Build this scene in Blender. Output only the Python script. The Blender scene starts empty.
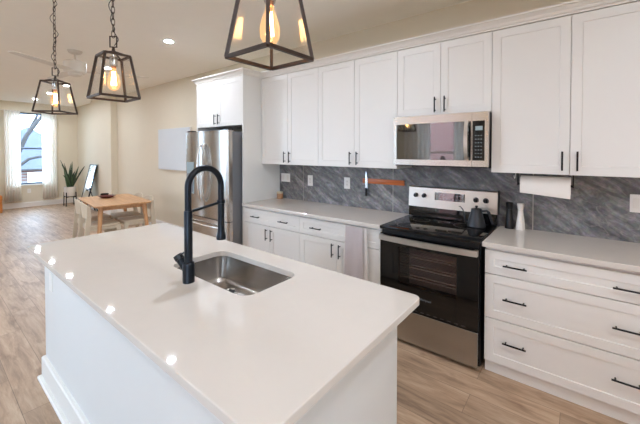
import bpy, bmesh, math, random
from mathutils import Vector, Matrix
PI = math.pi
random.seed(4)
SC = bpy.context.scene
COL = SC.collection
# ------------------------------------------------------------------ camera
cam_d = bpy.data.cameras.new('camera'); cam = bpy.data.objects.new('camera', cam_d); COL.objects.link(cam)
cam.location = (1.3008, -3.0733, 1.5353)
cam.rotation_euler = (PI/2 - 0.0186, 0, 0.6767)
cam_d.sensor_width = 36; cam_d.lens = 326.05/640*36; cam_d.shift_y = -55.06/640
cam_d.clip_start = 0.02; cam_d.clip_end = 200
SC.camera = cam
# ------------------------------------------------------------------ sky and exposure
W = bpy.data.worlds.new('World'); SC.world = W; W.use_nodes = True
bg = W.node_tree.nodes['Background']
bg.inputs[0].default_value = (0.58, 0.84, 1.14, 1); bg.inputs[1].default_value = 4.8
SC.view_settings.view_transform = 'Standard'; SC.view_settings.look = 'None'
SC.view_settings.exposure = 1.64
SC.cycles.transparent_max_bounces = 32; SC.cycles.max_bounces = 14; SC.cycles.diffuse_bounces = 8; SC.view_settings.gamma = 1.0
LAMP = 250.0          # radiance of the recessed lamps
H = 2.85             # ceiling height
XW, YS, XE = -10.5, -5.3, 3.4     # far window wall, street side wall, wall behind the camera

# ------------------------------------------------------------------ materials
def S(r, g, b):      # sRGB 0..255 to linear
    f = lambda c: (c/255)/12.92 if c/255 <= .04045 else ((c/255+.055)/1.055)**2.4
    return (f(r), f(g), f(b), 1)
def mat(name, col, rough=.5, metal=0, bump=0, bscale=200, var=0, vscale=6, spec=.5, coat=0, trans=0, emis=None, es=0):
    m = bpy.data.materials.new(name); m.use_nodes = True; nt = m.node_tree; p = nt.nodes['Principled BSDF']
    p.inputs['Roughness'].default_value = rough; p.inputs['Metallic'].default_value = metal
    p.inputs['Specular IOR Level'].default_value = spec; p.inputs['Coat Weight'].default_value = coat
    p.inputs['Coat Roughness'].default_value = .05
    p.inputs['Base Color'].default_value = col
    tc = nt.nodes.new('ShaderNodeTexCoord')
    n = nt.nodes.new('ShaderNodeTexNoise'); n.inputs['Scale'].default_value = vscale; n.inputs['Detail'].default_value = 4
    nt.links.new(tc.outputs['Object'], n.inputs['Vector'])
    if var:
        r = nt.nodes.new('ShaderNodeMix'); r.data_type = 'RGBA'
        r.inputs[6].default_value = tuple(c*(1-var) for c in col[:3])+(1,)
        r.inputs[7].default_value = tuple(min(1, c*(1+var)) for c in col[:3])+(1,)
        nt.links.new(n.outputs['Fac'], r.inputs[0]); nt.links.new(r.outputs[2], p.inputs['Base Color'])
    if bump:
        n2 = nt.nodes.new('ShaderNodeTexNoise'); n2.inputs['Scale'].default_value = bscale
        nt.links.new(tc.outputs['Object'], n2.inputs['Vector'])
        b = nt.nodes.new('ShaderNodeBump'); b.inputs['Strength'].default_value = bump; b.inputs['Distance'].default_value = .002
        nt.links.new(n2.outputs['Fac'], b.inputs['Height']); nt.links.new(b.outputs['Normal'], p.inputs['Normal'])
    if emis: p.inputs['Emission Color'].default_value = emis; p.inputs['Emission Strength'].default_value = es
    return m
M = {}
M['wall'] = mat('wall_paint', S(219, 208, 186), .85, bump=.1, bscale=300, var=.02)
M['ceil'] = mat('ceiling_paint', S(244, 239, 229), .9, bump=.08, bscale=250, var=.02)
M['trim'] = mat('trim_paint', S(228, 222, 214), .45, var=.01)
M['cab'] = mat('cabinet_paint', S(229, 225, 219), .38, var=.01, spec=.4)
M['cabin'] = mat('cabinet_gap', S(120, 112, 104), .7, var=.02)
M['isl'] = mat('island_paint', S(217, 215, 211), .4, var=.01)
M['black'] = mat('black_metal', S(28, 27, 27), .38, metal=.6, var=.05)
M['bronze'] = mat('bronze_metal', S(60, 43, 32), .45, metal=.3, var=.1, vscale=30)
M['blackplastic'] = mat('black_plastic', S(14, 14, 15), .35, var=.05)
M['bglass'] = mat('black_glass', S(9, 9, 10), .05, spec=.6, var=.02)
M['mirrorglass'] = mat('dark_reflective_glass', S(10, 10, 11), .04, var=.02); M['mirrorglass'].node_tree.nodes['Principled BSDF'].inputs['IOR'].default_value = 2.5
M['chrome'] = mat('chrome', S(210, 210, 212), .12, metal=1, var=.02)
M['white'] = mat('white_plastic', S(232, 228, 222), .35, var=.01)
M['ceramic'] = mat('white_ceramic', S(232, 226, 218), .25, var=.02)
M['paper'] = mat('paper', S(235, 228, 220), .9, bump=.5, bscale=120, var=.015)
M['towel'] = mat('towel_cloth', S(190, 180, 180), .95, bump=.6, bscale=400, var=.05, vscale=20)
M['towel2'] = mat('towel_hem', S(220, 212, 206), .95, bump=.6, bscale=400, var=.03)
M['chair'] = mat('pale_birch_shell', S(205, 190, 166), .5, var=.04, vscale=15)
M['kettle'] = mat('kettle_black', S(52, 52, 54), .42, metal=.3, var=.08)
M['faucet'] = mat('faucet_black', S(38, 42, 48), .3, metal=.75, var=.08)
M['leaf'] = mat('leaf', S(62, 84, 48), .45, var=.5, vscale=25)
M['leafdark'] = mat('leaf_dark', S(44, 58, 38), .45, var=.5, vscale=25)
M['soil'] = mat('soil', S(60, 45, 35), .95, var=.3, vscale=40)
M['bowl'] = mat('bowl_red', S(92, 30, 28), .35, var=.2, vscale=20)
M['canvas'] = mat('canvas', S(208, 212, 214), .8, bump=.5, bscale=500, var=.04, vscale=2.5)
M['mirror'] = mat('mirror_glass', S(225, 228, 232), .03, metal=1, var=.01)
M['amber'] = mat('candle_wax', S(176, 128, 92), .4, var=.1)
M['lid'] = mat('candle_lid', S(200, 186, 160), .5, var=.1)
M['fan'] = mat('fan_white', S(218, 209, 195), .4, var=.01)
M['keys'] = mat('key_print', S(120, 126, 130), .6, var=.05)
M['lcd'] = mat('lcd_grey', S(150, 165, 168), .3, var=.05)
M['sealing'] = mat('dark_rubber', S(40, 38, 38), .7, var=.05)
M['bark'] = mat('bark', S(56, 50, 48), .9, var=.3, vscale=8)
M['ground'] = mat('outside_ground', S(96, 96, 94), .95, var=.2, vscale=1)
M['roof'] = mat('roof_shingle', S(96, 98, 112), .9, var=.2, vscale=10)
M['orange'] = mat('amber_stained_wood', S(196, 120, 52), .45, var=.2, vscale=9)
M['redwood'] = mat('red_brown_wood', S(120, 52, 34), .45, var=.2, vscale=9)

def wood(name, c1, c2, rough=.4, axis=0, scale=6):
    m = bpy.data.materials.new(name); m.use_nodes = True; nt = m.node_tree; p = nt.nodes['Principled BSDF']
    tc = nt.nodes.new('ShaderNodeTexCoord'); mp = nt.nodes.new('ShaderNodeMapping')
    sc = [scale*5]*3; sc[axis] = scale*.35; mp.inputs['Scale'].default_value = sc
    n = nt.nodes.new('ShaderNodeTexNoise'); n.inputs['Scale'].default_value = 1; n.inputs['Detail'].default_value = 6; n.inputs['Distortion'].default_value = .5
    r = nt.nodes.new('ShaderNodeValToRGB'); r.color_ramp.elements[0].color = c1; r.color_ramp.elements[1].color = c2
    r.color_ramp.elements[0].position = .3; r.color_ramp.elements[1].position = .7
    nt.links.new(tc.outputs['Object'], mp.inputs[0]); nt.links.new(mp.outputs[0], n.inputs['Vector'])
    nt.links.new(n.outputs['Fac'], r.inputs[0]); nt.links.new(r.outputs[0], p.inputs['Base Color'])
    p.inputs['Roughness'].default_value = rough
    return m
M['entry'] = wood('entry_door_wood', S(96, 58, 34), S(128, 82, 50), .5, axis=2)
M['tablewood'] = wood('table_wood', S(190, 142, 98), S(216, 170, 124))
M['legwood'] = wood('leg_wood', S(186, 136, 92), S(210, 160, 112), axis=2)
M['strip'] = wood('magnet_strip_wood', S(160, 78, 30), S(206, 112, 48), .35)

def steel(name, col, rough=.28, axis=0):
    m = bpy.data.materials.new(name); m.use_nodes = True; nt = m.node_tree; p = nt.nodes['Principled BSDF']
    p.inputs['Base Color'].default_value = col; p.inputs['Metallic'].default_value = 1
    tc = nt.nodes.new('ShaderNodeTexCoord'); mp = nt.nodes.new('ShaderNodeMapping')
    sc = [110]*3; sc[axis] = 2; mp.inputs['Scale'].default_value = sc
    n = nt.nodes.new('ShaderNodeTexNoise'); n.inputs['Scale'].default_value = 1; n.inputs['Detail'].default_value = 2
    mr = nt.nodes.new('ShaderNodeMapRange'); mr.inputs[3].default_value = rough*.95; mr.inputs[4].default_value = rough*1.06
    nt.links.new(tc.outputs['Object'], mp.inputs[0]); nt.links.new(mp.outputs[0], n.inputs['Vector'])
    nt.links.new(n.outputs['Fac'], mr.inputs[0]); nt.links.new(mr.outputs[0], p.inputs['Roughness'])
    return m
M['steel'] = steel('brushed_steel', S(214, 208, 200), .26)
M['steelv'] = steel('brushed_steel_fridge', S(190, 184, 178), .22, axis=0)
M['steeldark'] = mat('fridge_side_grey', S(122, 122, 125), .45, metal=.3, var=.03)
M['sinksteel'] = steel('sink_steel', S(196, 192, 188), .2)
M['rangesteel'] = steel('range_steel', S(216, 211, 203), .3)
M['drawersteel'] = steel('drawer_steel', S(178, 175, 170), .26)

def quartz(name, col):
    m = bpy.data.materials.new(name); m.use_nodes = True; nt = m.node_tree; p = nt.nodes['Principled BSDF']
    tc = nt.nodes.new('ShaderNodeTexCoord')
    n = nt.nodes.new('ShaderNodeTexNoise'); n.inputs['Scale'].default_value = 2.2; n.inputs['Detail'].default_value = 8; n.inputs['Roughness'].default_value = .7
    r = nt.nodes.new('ShaderNodeValToRGB')
    r.color_ramp.elements[0].position = .35; r.color_ramp.elements[0].color = tuple(c*.965 for c in col[:3])+(1,)
    r.color_ramp.elements[1].position = .6; r.color_ramp.elements[1].color = col
    nt.links.new(tc.outputs['Object'], n.inputs['Vector']); nt.links.new(n.outputs['Fac'], r.inputs[0])
    nt.links.new(r.outputs[0], p.inputs['Base Color'])
    p.inputs['Roughness'].default_value = .03; p.inputs['Specular IOR Level'].default_value = .5
    return m
M['quartz'] = quartz('quartz_top', S(211, 202, 192))

def slate():
    m = bpy.data.materials.new('slate_tile'); m.use_nodes = True; nt = m.node_tree; p = nt.nodes['Principled BSDF']
    L = nt.links.new
    tc = nt.nodes.new('ShaderNodeTexCoord'); mp = nt.nodes.new('ShaderNodeMapping')
    mp0 = nt.nodes.new('ShaderNodeMapping'); mp0.inputs['Rotation'].default_value = (0, math.radians(-33), 0); mp.inputs['Scale'].default_value = (1.5, 1, 6)
    L(tc.outputs['Object'], mp0.inputs[0]); L(mp0.outputs[0], mp.inputs[0])
    n = nt.nodes.new('ShaderNodeTexNoise'); n.inputs['Scale'].default_value = 2.0; n.inputs['Detail'].default_value = 8; n.inputs['Roughness'].default_value = .65; n.inputs['Distortion'].default_value = 1.2
    L(mp.outputs[0], n.inputs['Vector'])
    r = nt.nodes.new('ShaderNodeValToRGB'); e = r.color_ramp.elements
    e[0].position = .33; e[0].color = S(80, 75, 76); e[1].position = .70; e[1].color = S(158, 150, 147)
    x = e.new(.5); x.color = S(110, 105, 105)
    L(n.outputs['Fac'], r.inputs[0])
    n2 = nt.nodes.new('ShaderNodeTexNoise'); n2.inputs['Scale'].default_value = 38; n2.inputs['Detail'].default_value = 3
    L(tc.outputs['Object'], n2.inputs['Vector'])
    mx = nt.nodes.new('ShaderNodeMix'); mx.data_type = 'RGBA'; mx.blend_type = 'OVERLAY'; mx.inputs[0].default_value = .85
    L(r.outputs[0], mx.inputs[6]); L(n2.outputs['Color'], mx.inputs[7])
    hs = nt.nodes.new('ShaderNodeHueSaturation'); hs.inputs['Saturation'].default_value = .35
    L(mx.outputs[2], hs.inputs['Color'])
    # thin pale veins
    n3 = nt.nodes.new('ShaderNodeTexNoise'); n3.inputs['Scale'].default_value = 1.1; n3.inputs['Detail'].default_value = 5; n3.inputs['Distortion'].default_value = .8
    L(mp.outputs[0], n3.inputs['Vector'])
    r3 = nt.nodes.new('ShaderNodeValToRGB'); f = r3.color_ramp.elements
    f[0].position = .49; f[0].color = (0, 0, 0, 1); f[1].position = .51; f[1].color = (0, 0, 0, 1); y = f.new(.5); y.color = (.45, .45, .45, 1)
    L(n3.outputs['Fac'], r3.inputs[0])
    m2 = nt.nodes.new('ShaderNodeMix'); m2.data_type = 'RGBA'; L(r3.outputs[0], m2.inputs[0]); L(hs.outputs[0], m2.inputs[6]); m2.inputs[7].default_value = S(160, 155, 150)
    L(m2.outputs[2], p.inputs['Base Color']); p.inputs['Roughness'].default_value = .5
    return m
M['slate'] = slate()
M['grout'] = mat('pale_grout', S(196, 188, 180), .9, var=.05)

def floor_mat():
    m = bpy.data.materials.new('plank_floor'); m.use_nodes = True; nt = m.node_tree; p = nt.nodes['Principled BSDF']; L = nt.links.new
    tc = nt.nodes.new('ShaderNodeTexCoord')
    br = nt.nodes.new('ShaderNodeTexBrick'); br.offset = .37; br.inputs['Scale'].default_value = 1
    br.inputs['Brick Width'].default_value = 1.22; br.inputs['Row Height'].default_value = .18
    br.inputs['Mortar Size'].default_value = .0018; br.inputs['Mortar Smooth'].default_value = .2; br.inputs['Bias'].default_value = 0
    br.inputs['Color1'].default_value = (0, 0, 0, 1); br.inputs['Color2'].default_value = (1, 1, 1, 1); br.inputs['Mortar'].default_value = (.5, .5, .5, 1)
    L(tc.outputs['Object'], br.inputs['Vector'])
    mp = nt.nodes.new('ShaderNodeMapping'); mp.inputs['Scale'].default_value = (1.4, 11, 1)
    L(tc.outputs['Object'], mp.inputs[0])
    sep = nt.nodes.new('ShaderNodeVectorMath'); sep.operation = 'MULTIPLY_ADD'
    L(br.outputs['Color'], sep.inputs[0]); sep.inputs[1].default_value = (13, 7, 5); L(mp.outputs[0], sep.inputs[2])
    n = nt.nodes.new('ShaderNodeTexNoise'); n.inputs['Scale'].default_value = 1.5; n.inputs['Detail'].default_value = 8; n.inputs['Roughness'].default_value = .7; n.inputs['Distortion'].default_value = .4
    L(sep.outputs[0], n.inputs['Vector'])
    r = nt.nodes.new('ShaderNodeValToRGB'); e = r.color_ramp.elements
    e[0].position = .28; e[0].color = S(122, 98, 79); e[1].position = .72; e[1].color = S(198, 172, 146)
    x = e.new(.5); x.color = S(172, 143, 116)
    L(n.outputs['Fac'], r.inputs[0])
    # knots
    kn = nt.nodes.new('ShaderNodeTexNoise'); kn.inputs['Scale'].default_value = 3.2; kn.inputs['Detail'].default_value = 5
    mk = nt.nodes.new('ShaderNodeMapping'); mk.inputs['Scale'].default_value = (1.3, 4, 1); L(tc.outputs['Object'], mk.inputs[0]); L(mk.outputs[0], kn.inputs['Vector'])
    rk = nt.nodes.new('ShaderNodeValToRGB'); rk.color_ramp.elements[0].position = .60; rk.color_ramp.elements[0].color = (0, 0, 0, 1); rk.color_ramp.elements[1].position = .72; rk.color_ramp.elements[1].color = (.6, .6, .6, 1)
    L(kn.outputs['Fac'], rk.inputs[0])
    mx0 = nt.nodes.new('ShaderNodeMix'); mx0.data_type = 'RGBA'; L(rk.outputs[0], mx0.inputs[0]); L(r.outputs[0], mx0.inputs[6]); mx0.inputs[7].default_value = S(112, 82, 60)
    hv = nt.nodes.new('ShaderNodeHueSaturation')
    mr = nt.nodes.new('ShaderNodeMapRange'); mr.inputs[3].default_value = .9; mr.inputs[4].default_value = 1.12
    L(br.outputs['Color'], mr.inputs[0]); L(mr.outputs[0], hv.inputs['Value']); L(mx0.outputs[2], hv.inputs['Color'])
    mx = nt.nodes.new('ShaderNodeMix'); mx.data_type = 'RGBA'; mm = nt.nodes.new('ShaderNodeMath'); mm.operation = 'MULTIPLY'; mm.inputs[1].default_value = .6
    L(br.outputs['Fac'], mm.inputs[0]); L(mm.outputs[0], mx.inputs[0]); L(hv.outputs[0], mx.inputs[6]); mx.inputs[7].default_value = S(92, 72, 56)
    L(mx.outputs[2], p.inputs['Base Color']); p.inputs['Roughness'].default_value = .46
    return m
M['floor'] = floor_mat()

def brick(k=1):
    m = bpy.data.materials.new('brick'); m.use_nodes = True; nt = m.node_tree; p = nt.nodes['Principled BSDF']; L = nt.links.new
    tc = nt.nodes.new('ShaderNodeTexCoord'); mp = nt.nodes.new('ShaderNodeMapping'); mp.inputs['Rotation'].default_value = (PI/2, 0, 0)
    b = nt.nodes.new('ShaderNodeTexBrick'); b.inputs['Scale'].default_value = 4
    b.inputs['Color1'].default_value = S(176*k, 112*k, 98*k); b.inputs['Color2'].default_value = S(160*k, 96*k, 84*k); b.inputs['Mortar'].default_value = S(200*k, 185*k, 175*k)
    L(tc.outputs['Object'], mp.inputs[0]); L(mp.outputs[0], b.inputs['Vector']); L(b.outputs['Color'], p.inputs['Base Color']); p.inputs['Roughness'].default_value = .9
    return m
M['brick'] = brick(); M['brickdark'] = brick(.6)

def glass(name, tint=(1, 1, 1, 1), refl=.09, rough=0.0):
    m = bpy.data.materials.new(name); m.use_nodes = True; nt = m.node_tree; nt.nodes.clear(); L = nt.links.new
    o = nt.nodes.new('ShaderNodeOutputMaterial'); t = nt.nodes.new('ShaderNodeBsdfTransparent'); t.inputs[0].default_value = tint
    g = nt.nodes.new('ShaderNodeBsdfGlossy'); g.inputs['Roughness'].default_value = rough
    mx = nt.nodes.new('ShaderNodeMixShader'); lw = nt.nodes.new('ShaderNodeLayerWeight'); lw.inputs[0].default_value = .12
    mr = nt.nodes.new('ShaderNodeMapRange'); mr.inputs[3].default_value = refl*.3; mr.inputs[4].default_value = .3
    L(lw.outputs['Fresnel'], mr.inputs[0]); L(mr.outputs[0], mx.inputs[0]); L(t.outputs[0], mx.inputs[1]); L(g.outputs[0], mx.inputs[2]); L(mx.outputs[0], o.inputs[0])
    return m
M['glass'] = glass('window_glass', refl=.05)
M['lglass'] = glass('lantern_glass', (1, 1, 1, 1), .10)
M['bulbglass'] = glass('bulb_glass', (1, .9, .72, 1), .12)
_nt = M['bulbglass'].node_tree; _e = _nt.nodes.new('ShaderNodeEmission'); _e.inputs[0].default_value = (1, .55, .25, 1); _e.inputs[1].default_value = .12
_a = _nt.nodes.new('ShaderNodeAddShader'); _o = [n for n in _nt.nodes if n.type == 'OUTPUT_MATERIAL'][0]; _src = _o.inputs[0].links[0].from_socket
_nt.links.new(_src, _a.inputs[0]); _nt.links.new(_e.outputs[0], _a.inputs[1]); _nt.links.new(_a.outputs[0], _o.inputs[0])
M['ovenglass'] = glass('oven_window_glass', (.86, .80, .78, 1), .12)

def cloth(name, col, tr=.55):
    m = bpy.data.materials.new(name); m.use_nodes = True; nt = m.node_tree; nt.nodes.clear(); L = nt.links.new
    o = nt.nodes.new('ShaderNodeOutputMaterial'); d = nt.nodes.new('ShaderNodeBsdfDiffuse'); d.inputs[0].default_value = col
    t = nt.nodes.new('ShaderNodeBsdfTranslucent'); t.inputs[0].default_value = col
    tr_ = nt.nodes.new('ShaderNodeBsdfTransparent')
    mx = nt.nodes.new('ShaderNodeMixShader'); mx.inputs[0].default_value = tr; L(d.outputs[0], mx.inputs[1]); L(t.outputs[0], mx.inputs[2])
    m2 = nt.nodes.new('ShaderNodeMixShader'); m2.inputs[0].default_value = .02; L(mx.outputs[0], m2.inputs[1]); L(tr_.outputs[0], m2.inputs[2])
    L(m2.outputs[0], o.inputs[0]); return m
M['curtain'] = cloth('sheer_curtain', S(252, 248, 242), .5)
M['lampglow'] = mat('lamp_lens', (1, 1, 1, 1), .5, emis=(.93, 1.03, 1.19, 1), es=LAMP)
M['lampdim'] = mat('lamp_lens_dimmed', (1, 1, 1, 1), .5, emis=(.93, 1.03, 1.19, 1), es=LAMP*.85)
M['filament'] = mat('filament', (1, .8, .5, 1), .5, emis=(1, .60, .26, 1), es=15)

# ------------------------------------------------------------------ mesh helpers (authored in world coordinates)
MW = {}
def obj(name, bm, m, parent=None, smooth=None):
    me = bpy.data.meshes.new(name)
    bmesh.ops.recalc_face_normals(bm, faces=bm.faces)
    if parent is not None and parent in MW: bmesh.ops.transform(bm, matrix=MW[parent].inverted(), verts=bm.verts)
    if smooth is not None:
        for f in bm.faces: f.smooth = True
        for e in bm.edges:
            if len(e.link_faces) == 2 and e.calc_face_angle(0) > math.radians(smooth): e.smooth = False
    bm.to_mesh(me); bm.free(); me.materials.append(m if not isinstance(m, str) else M[m])
    o = bpy.data.objects.new(name, me); COL.objects.link(o)
    if parent is not None:
        o.parent = parent; MW[o] = MW[parent]
    else: MW[o] = Matrix.Identity(4)
    return o
def tag(o, label, cat, group=None, kind=None):
    o['label'] = label; o['category'] = cat
    if group: o['group'] = group
    if kind: o['kind'] = kind
    return o
def thing(name, label, cat, loc=(0, 0, 0), rz=0, group=None):
    o = bpy.data.objects.new(name, None); COL.objects.link(o); o.location = loc; o.rotation_euler = (0, 0, rz); o.empty_display_size = .05
    MW[o] = Matrix.Translation(loc) @ Matrix.Rotation(rz, 4, 'Z')
    return tag(o, label, cat, group)
def struct(name, bm, m, label=None):
    o = obj(name, bm, m); o['kind'] = 'structure'; o['category'] = name.split('_')[0]; o['label'] = label or name.replace('_', ' ')
    return o
def dup(root, loc, rz, label, group=None):
    def cp(o, par):
        c = o.copy(); COL.objects.link(c)
        if par: c.parent = par
        for ch in [x for x in list(COL.objects) if x.parent == o]: cp(ch, c)
        return c
    r = cp(root, None); r.location = loc; r.rotation_euler = (0, 0, rz); r['label'] = label
    if group: r['group'] = group
    return r
def B(): return bmesh.new()
def box(bm, x0, x1, y0, y1, z0, z1, bev=0, seg=2):
    r = bmesh.ops.create_cube(bm, size=1)
    vs = r['verts']
    for v in vs:
        v.co = Vector(((x0+x1)/2+v.co.x*(x1-x0), (y0+y1)/2+v.co.y*(y1-y0), (z0+z1)/2+v.co.z*(z1-z0)))
    if bev:
        es = list({e for v in vs for e in v.link_edges})
        bmesh.ops.bevel(bm, geom=es, offset=bev, segments=seg, affect='EDGES', profile=.5)
    return bm
def cyl(bm, p0, p1, r0, r1=None, n=20, caps=True):
    r1 = r0 if r1 is None else r1
    p0, p1 = Vector(p0), Vector(p1); d = p1-p0
    q = Vector((0, 0, 1)).rotation_difference(d.normalized())
    a, b = [], []
    for i in range(n):
        t = 2*PI*i/n; u = Vector((math.cos(t), math.sin(t), 0))
        a.append(bm.verts.new(p0+q@(u*r0))); b.append(bm.verts.new(p1+q@(u*r1)))
    for i in range(n):
        j = (i+1) % n; bm.faces.new((a[i], a[j], b[j], b[i]))
    if caps: bm.faces.new(a[::-1]); bm.faces.new(b)
    return bm
def lathe(bm, prof, c=(0, 0, 0), n=28, sq=0):
    rings = []
    for r, z in prof:
        if r < 1e-6: rings.append([bm.verts.new((c[0], c[1], c[2]+z))])
        else: rings.append([bm.verts.new((c[0]+r*math.cos(2*PI*i/n), c[1]+r*math.sin(2*PI*i/n), c[2]+z)) for i in range(n)])
    for a, b in zip(rings, rings[1:]):
        for i in range(n):
            j = (i+1) % n
            if len(a) == 1 and len(b) == 1: continue
            if len(a) == 1: bm.faces.new((a[0], b[j], b[i]))
            elif len(b) == 1: bm.faces.new((a[i], a[j], b[0]))
            else: bm.faces.new((a[i], a[j], b[j], b[i]))
    return bm
def tube(bm, pts, r, n=10, close=False, caps=True):
    pts = [Vector(p) for p in pts]; N = len(pts); rs = r if isinstance(r, (list, tuple)) else [r]*N
    rings = []; up = None
    for i, p in enumerate(pts):
        if close: t = (pts[(i+1) % N]-pts[i-1]).normalized()
        else: t = (pts[min(i+1, N-1)]-pts[max(i-1, 0)]).normalized()
        if up is None:
            up = t.orthogonal().normalized()
        up = (up-t*up.dot(t)).normalized(); s = t.cross(up)
        rings.append([bm.verts.new(p+(up*math.cos(2*PI*k/n)+s*math.sin(2*PI*k/n))*rs[i]) for k in range(n)])
    rg = range(N) if close else range(N-1)
    for i in rg:
        a, b = rings[i], rings[(i+1) % N]
        for k in range(n):
            j = (k+1) % n; bm.faces.new((a[k], a[j], b[j], b[k]))
    if not close and caps: bm.faces.new(rings[0][::-1]); bm.faces.new(rings[-1])
    return bm
def bar(bm, p0, p1, w, h=None, up=(0, 0, 1)):
    h = h or w; p0, p1 = Vector(p0), Vector(p1); t = (p1-p0).normalized(); up = Vector(up)
    s = t.cross(up)
    if s.length < 1e-4: s = t.orthogonal()
    s.normalize(); u = s.cross(t)
    a = [bm.verts.new(p0+s*sx*w/2+u*sy*h/2) for sx, sy in ((-1, -1), (1, -1), (1, 1), (-1, 1))]
    b = [bm.verts.new(p1+s*sx*w/2+u*sy*h/2) for sx, sy in ((-1, -1), (1, -1), (1, 1), (-1, 1))]
    for i in range(4):
        j = (i+1) % 4; bm.faces.new((a[i], a[j], b[j], b[i]))
    bm.faces.new(a[::-1]); bm.faces.new(b)
    return bm
def loft(bm, loops, cap0=True, cap1=True):
    R = [[bm.verts.new(p) for p in lp] for lp in loops]; n = len(R[0])
    for a, b in zip(R, R[1:]):
        for i in range(n):
            j = (i+1) % n; bm.faces.new((a[i], a[j], b[j], b[i]))
    if cap0: bm.faces.new(R[0][::-1])
    if cap1: bm.faces.new(R[-1])
    return R
def rrect(x0, x1, y0, y1, r, k=6):
    out = []
    for cx, cy, a0 in ((x1-r, y1-r, 0), (x0+r, y1-r, 90), (x0+r, y0+r, 180), (x1-r, y0+r, 270)):
        for i in range(k+1):
            a = math.radians(a0+90*i/k); out.append((cx+r*math.cos(a), cy+r*math.sin(a)))
    return out
def sweep_profile(bm, path, prof):
    """moulding: path = list of (x,y) with mitred corners, prof = list of (outward, z)"""
    P = [Vector((x, y)) for x, y in path]; loops = []
    for i, p in enumerate(P):
        d0 = (P[i]-P[i-1]).normalized() if i else None; d1 = (P[i+1]-P[i]).normalized() if i < len(P)-1 else None
        nrm = lambda d: Vector((d.y, -d.x))
        if d0 is None: m = nrm(d1)
        elif d1 is None: m = nrm(d0)
        else:
            m = (nrm(d0)+nrm(d1)); m = m/(m.dot(nrm(d0)))
        loops.append([(p.x+m.x*o, p.y+m.y*o, z) for o, z in prof])
    loft(bm, loops)
    return bm
def shaker(bm, x0, x1, z0, z1, yf, th=.02, fr=.057, rec=.0055, g=.0015):
    """shaker front facing -Y, with a recessed centre panel"""
    x0 += g; x1 -= g; z0 += g; z1 -= g; e = .0012
    def lp(i, y): return [(x0+i, y, z0+i), (x1-i, y, z0+i), (x1-i, y, z1-i), (x0+i, y, z1-i)]
    R = loft(bm, [lp(0, yf+th), lp(0, yf+e), lp(e, yf), lp(fr, yf), lp(fr+.003, yf+rec), ], cap0=True, cap1=True)
    return bm
def pull(parent, x, z, y, L=.128, vert=True, name='handle'):
    bm = B(); r = .0055; off = .03
    if vert:
        cyl(bm, (x, y-off, z-L/2), (x, y-off, z+L/2), r, n=12)
        for s in (-1, 1): cyl(bm, (x, y, z+s*(L/2-.018)), (x, y-off, z+s*(L/2-.018)), .0045, n=10)
    else:
        cyl(bm, (x-L/2, y-off, z), (x+L/2, y-off, z), r, n=12)
        for s in (-1, 1): cyl(bm, (x+s*(L/2-.018), y, z), (x+s*(L/2-.018), y-off, z), .0045, n=10)
    return obj(name, bm, 'black', parent, 40)

# ------------------------------------------------------------------ room shell
T = .2
bm = B(); box(bm, XW-T, XE+T, YS-T, T, -.1, 0); struct('floor', bm, 'floor')
bm = B(); box(bm, XW-T, XE+T, YS-T, T, H, H+.15); struct('ceiling', bm, 'ceil')
bm = B(); box(bm, XW-T, XE+T, 0, T, 0, H); struct('wall_kitchen', bm, 'wall')
bm = B(); box(bm, XE, XE+T, YS-T, 0, 0, H); struct('wall_east', bm, 'wall')
def wall_holes_x(bm, x0, x1, ya, yb, holes):      # wall in the YZ plane; holes (y0,y1,z0,z1) sorted
    y = ya
    for h in holes:
        box(bm, x0, x1, y, h[0], 0, H); box(bm, x0, x1, h[0], h[1], 0, h[2]); box(bm, x0, x1, h[0], h[1], h[3], H); y = h[1]
    box(bm, x0, x1, y, yb, 0, H)
def wall_holes_y(bm, y0, y1, xa, xb, holes):
    x = xa
    for h in holes:
        box(bm, x, h[0], y0, y1, 0, H); box(bm, h[0], h[1], y0, y1, 0, h[2]); box(bm, h[0], h[1], y0, y1, h[3], H); x = h[1]
    box(bm, x, xb, y0, y1, 0, H)
FW = [(-4.75, -3.85, 0, 2.06), (-1.50, -.62, .62, 2.58)]
bm = B(); wall_holes_x(bm, XW-T, XW, YS, 0, FW); struct('wall_far', bm, 'wall')
SW = [(-6.3, -4.9, .5, 2.5), (-4.1, -2.9, .5, 2.5), (-1.75, -.55, .6, 2.4), (.9, 3.0, .5, 2.5)]  # last opening is unseen, enlarged to throw cool daylight on the drawers
bm = B(); wall_holes_y(bm, YS-T, YS, XW, XE, SW); struct('wall_street', bm, 'wall')
# chimney-breast pilaster on the dining wall
bm = B(); box(bm, -8.80, -7.43, -.14, .02, 0, H, .004); struct('wall_pilaster', bm, 'wall', 'chimney breast standing out from the dining wall')
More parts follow.
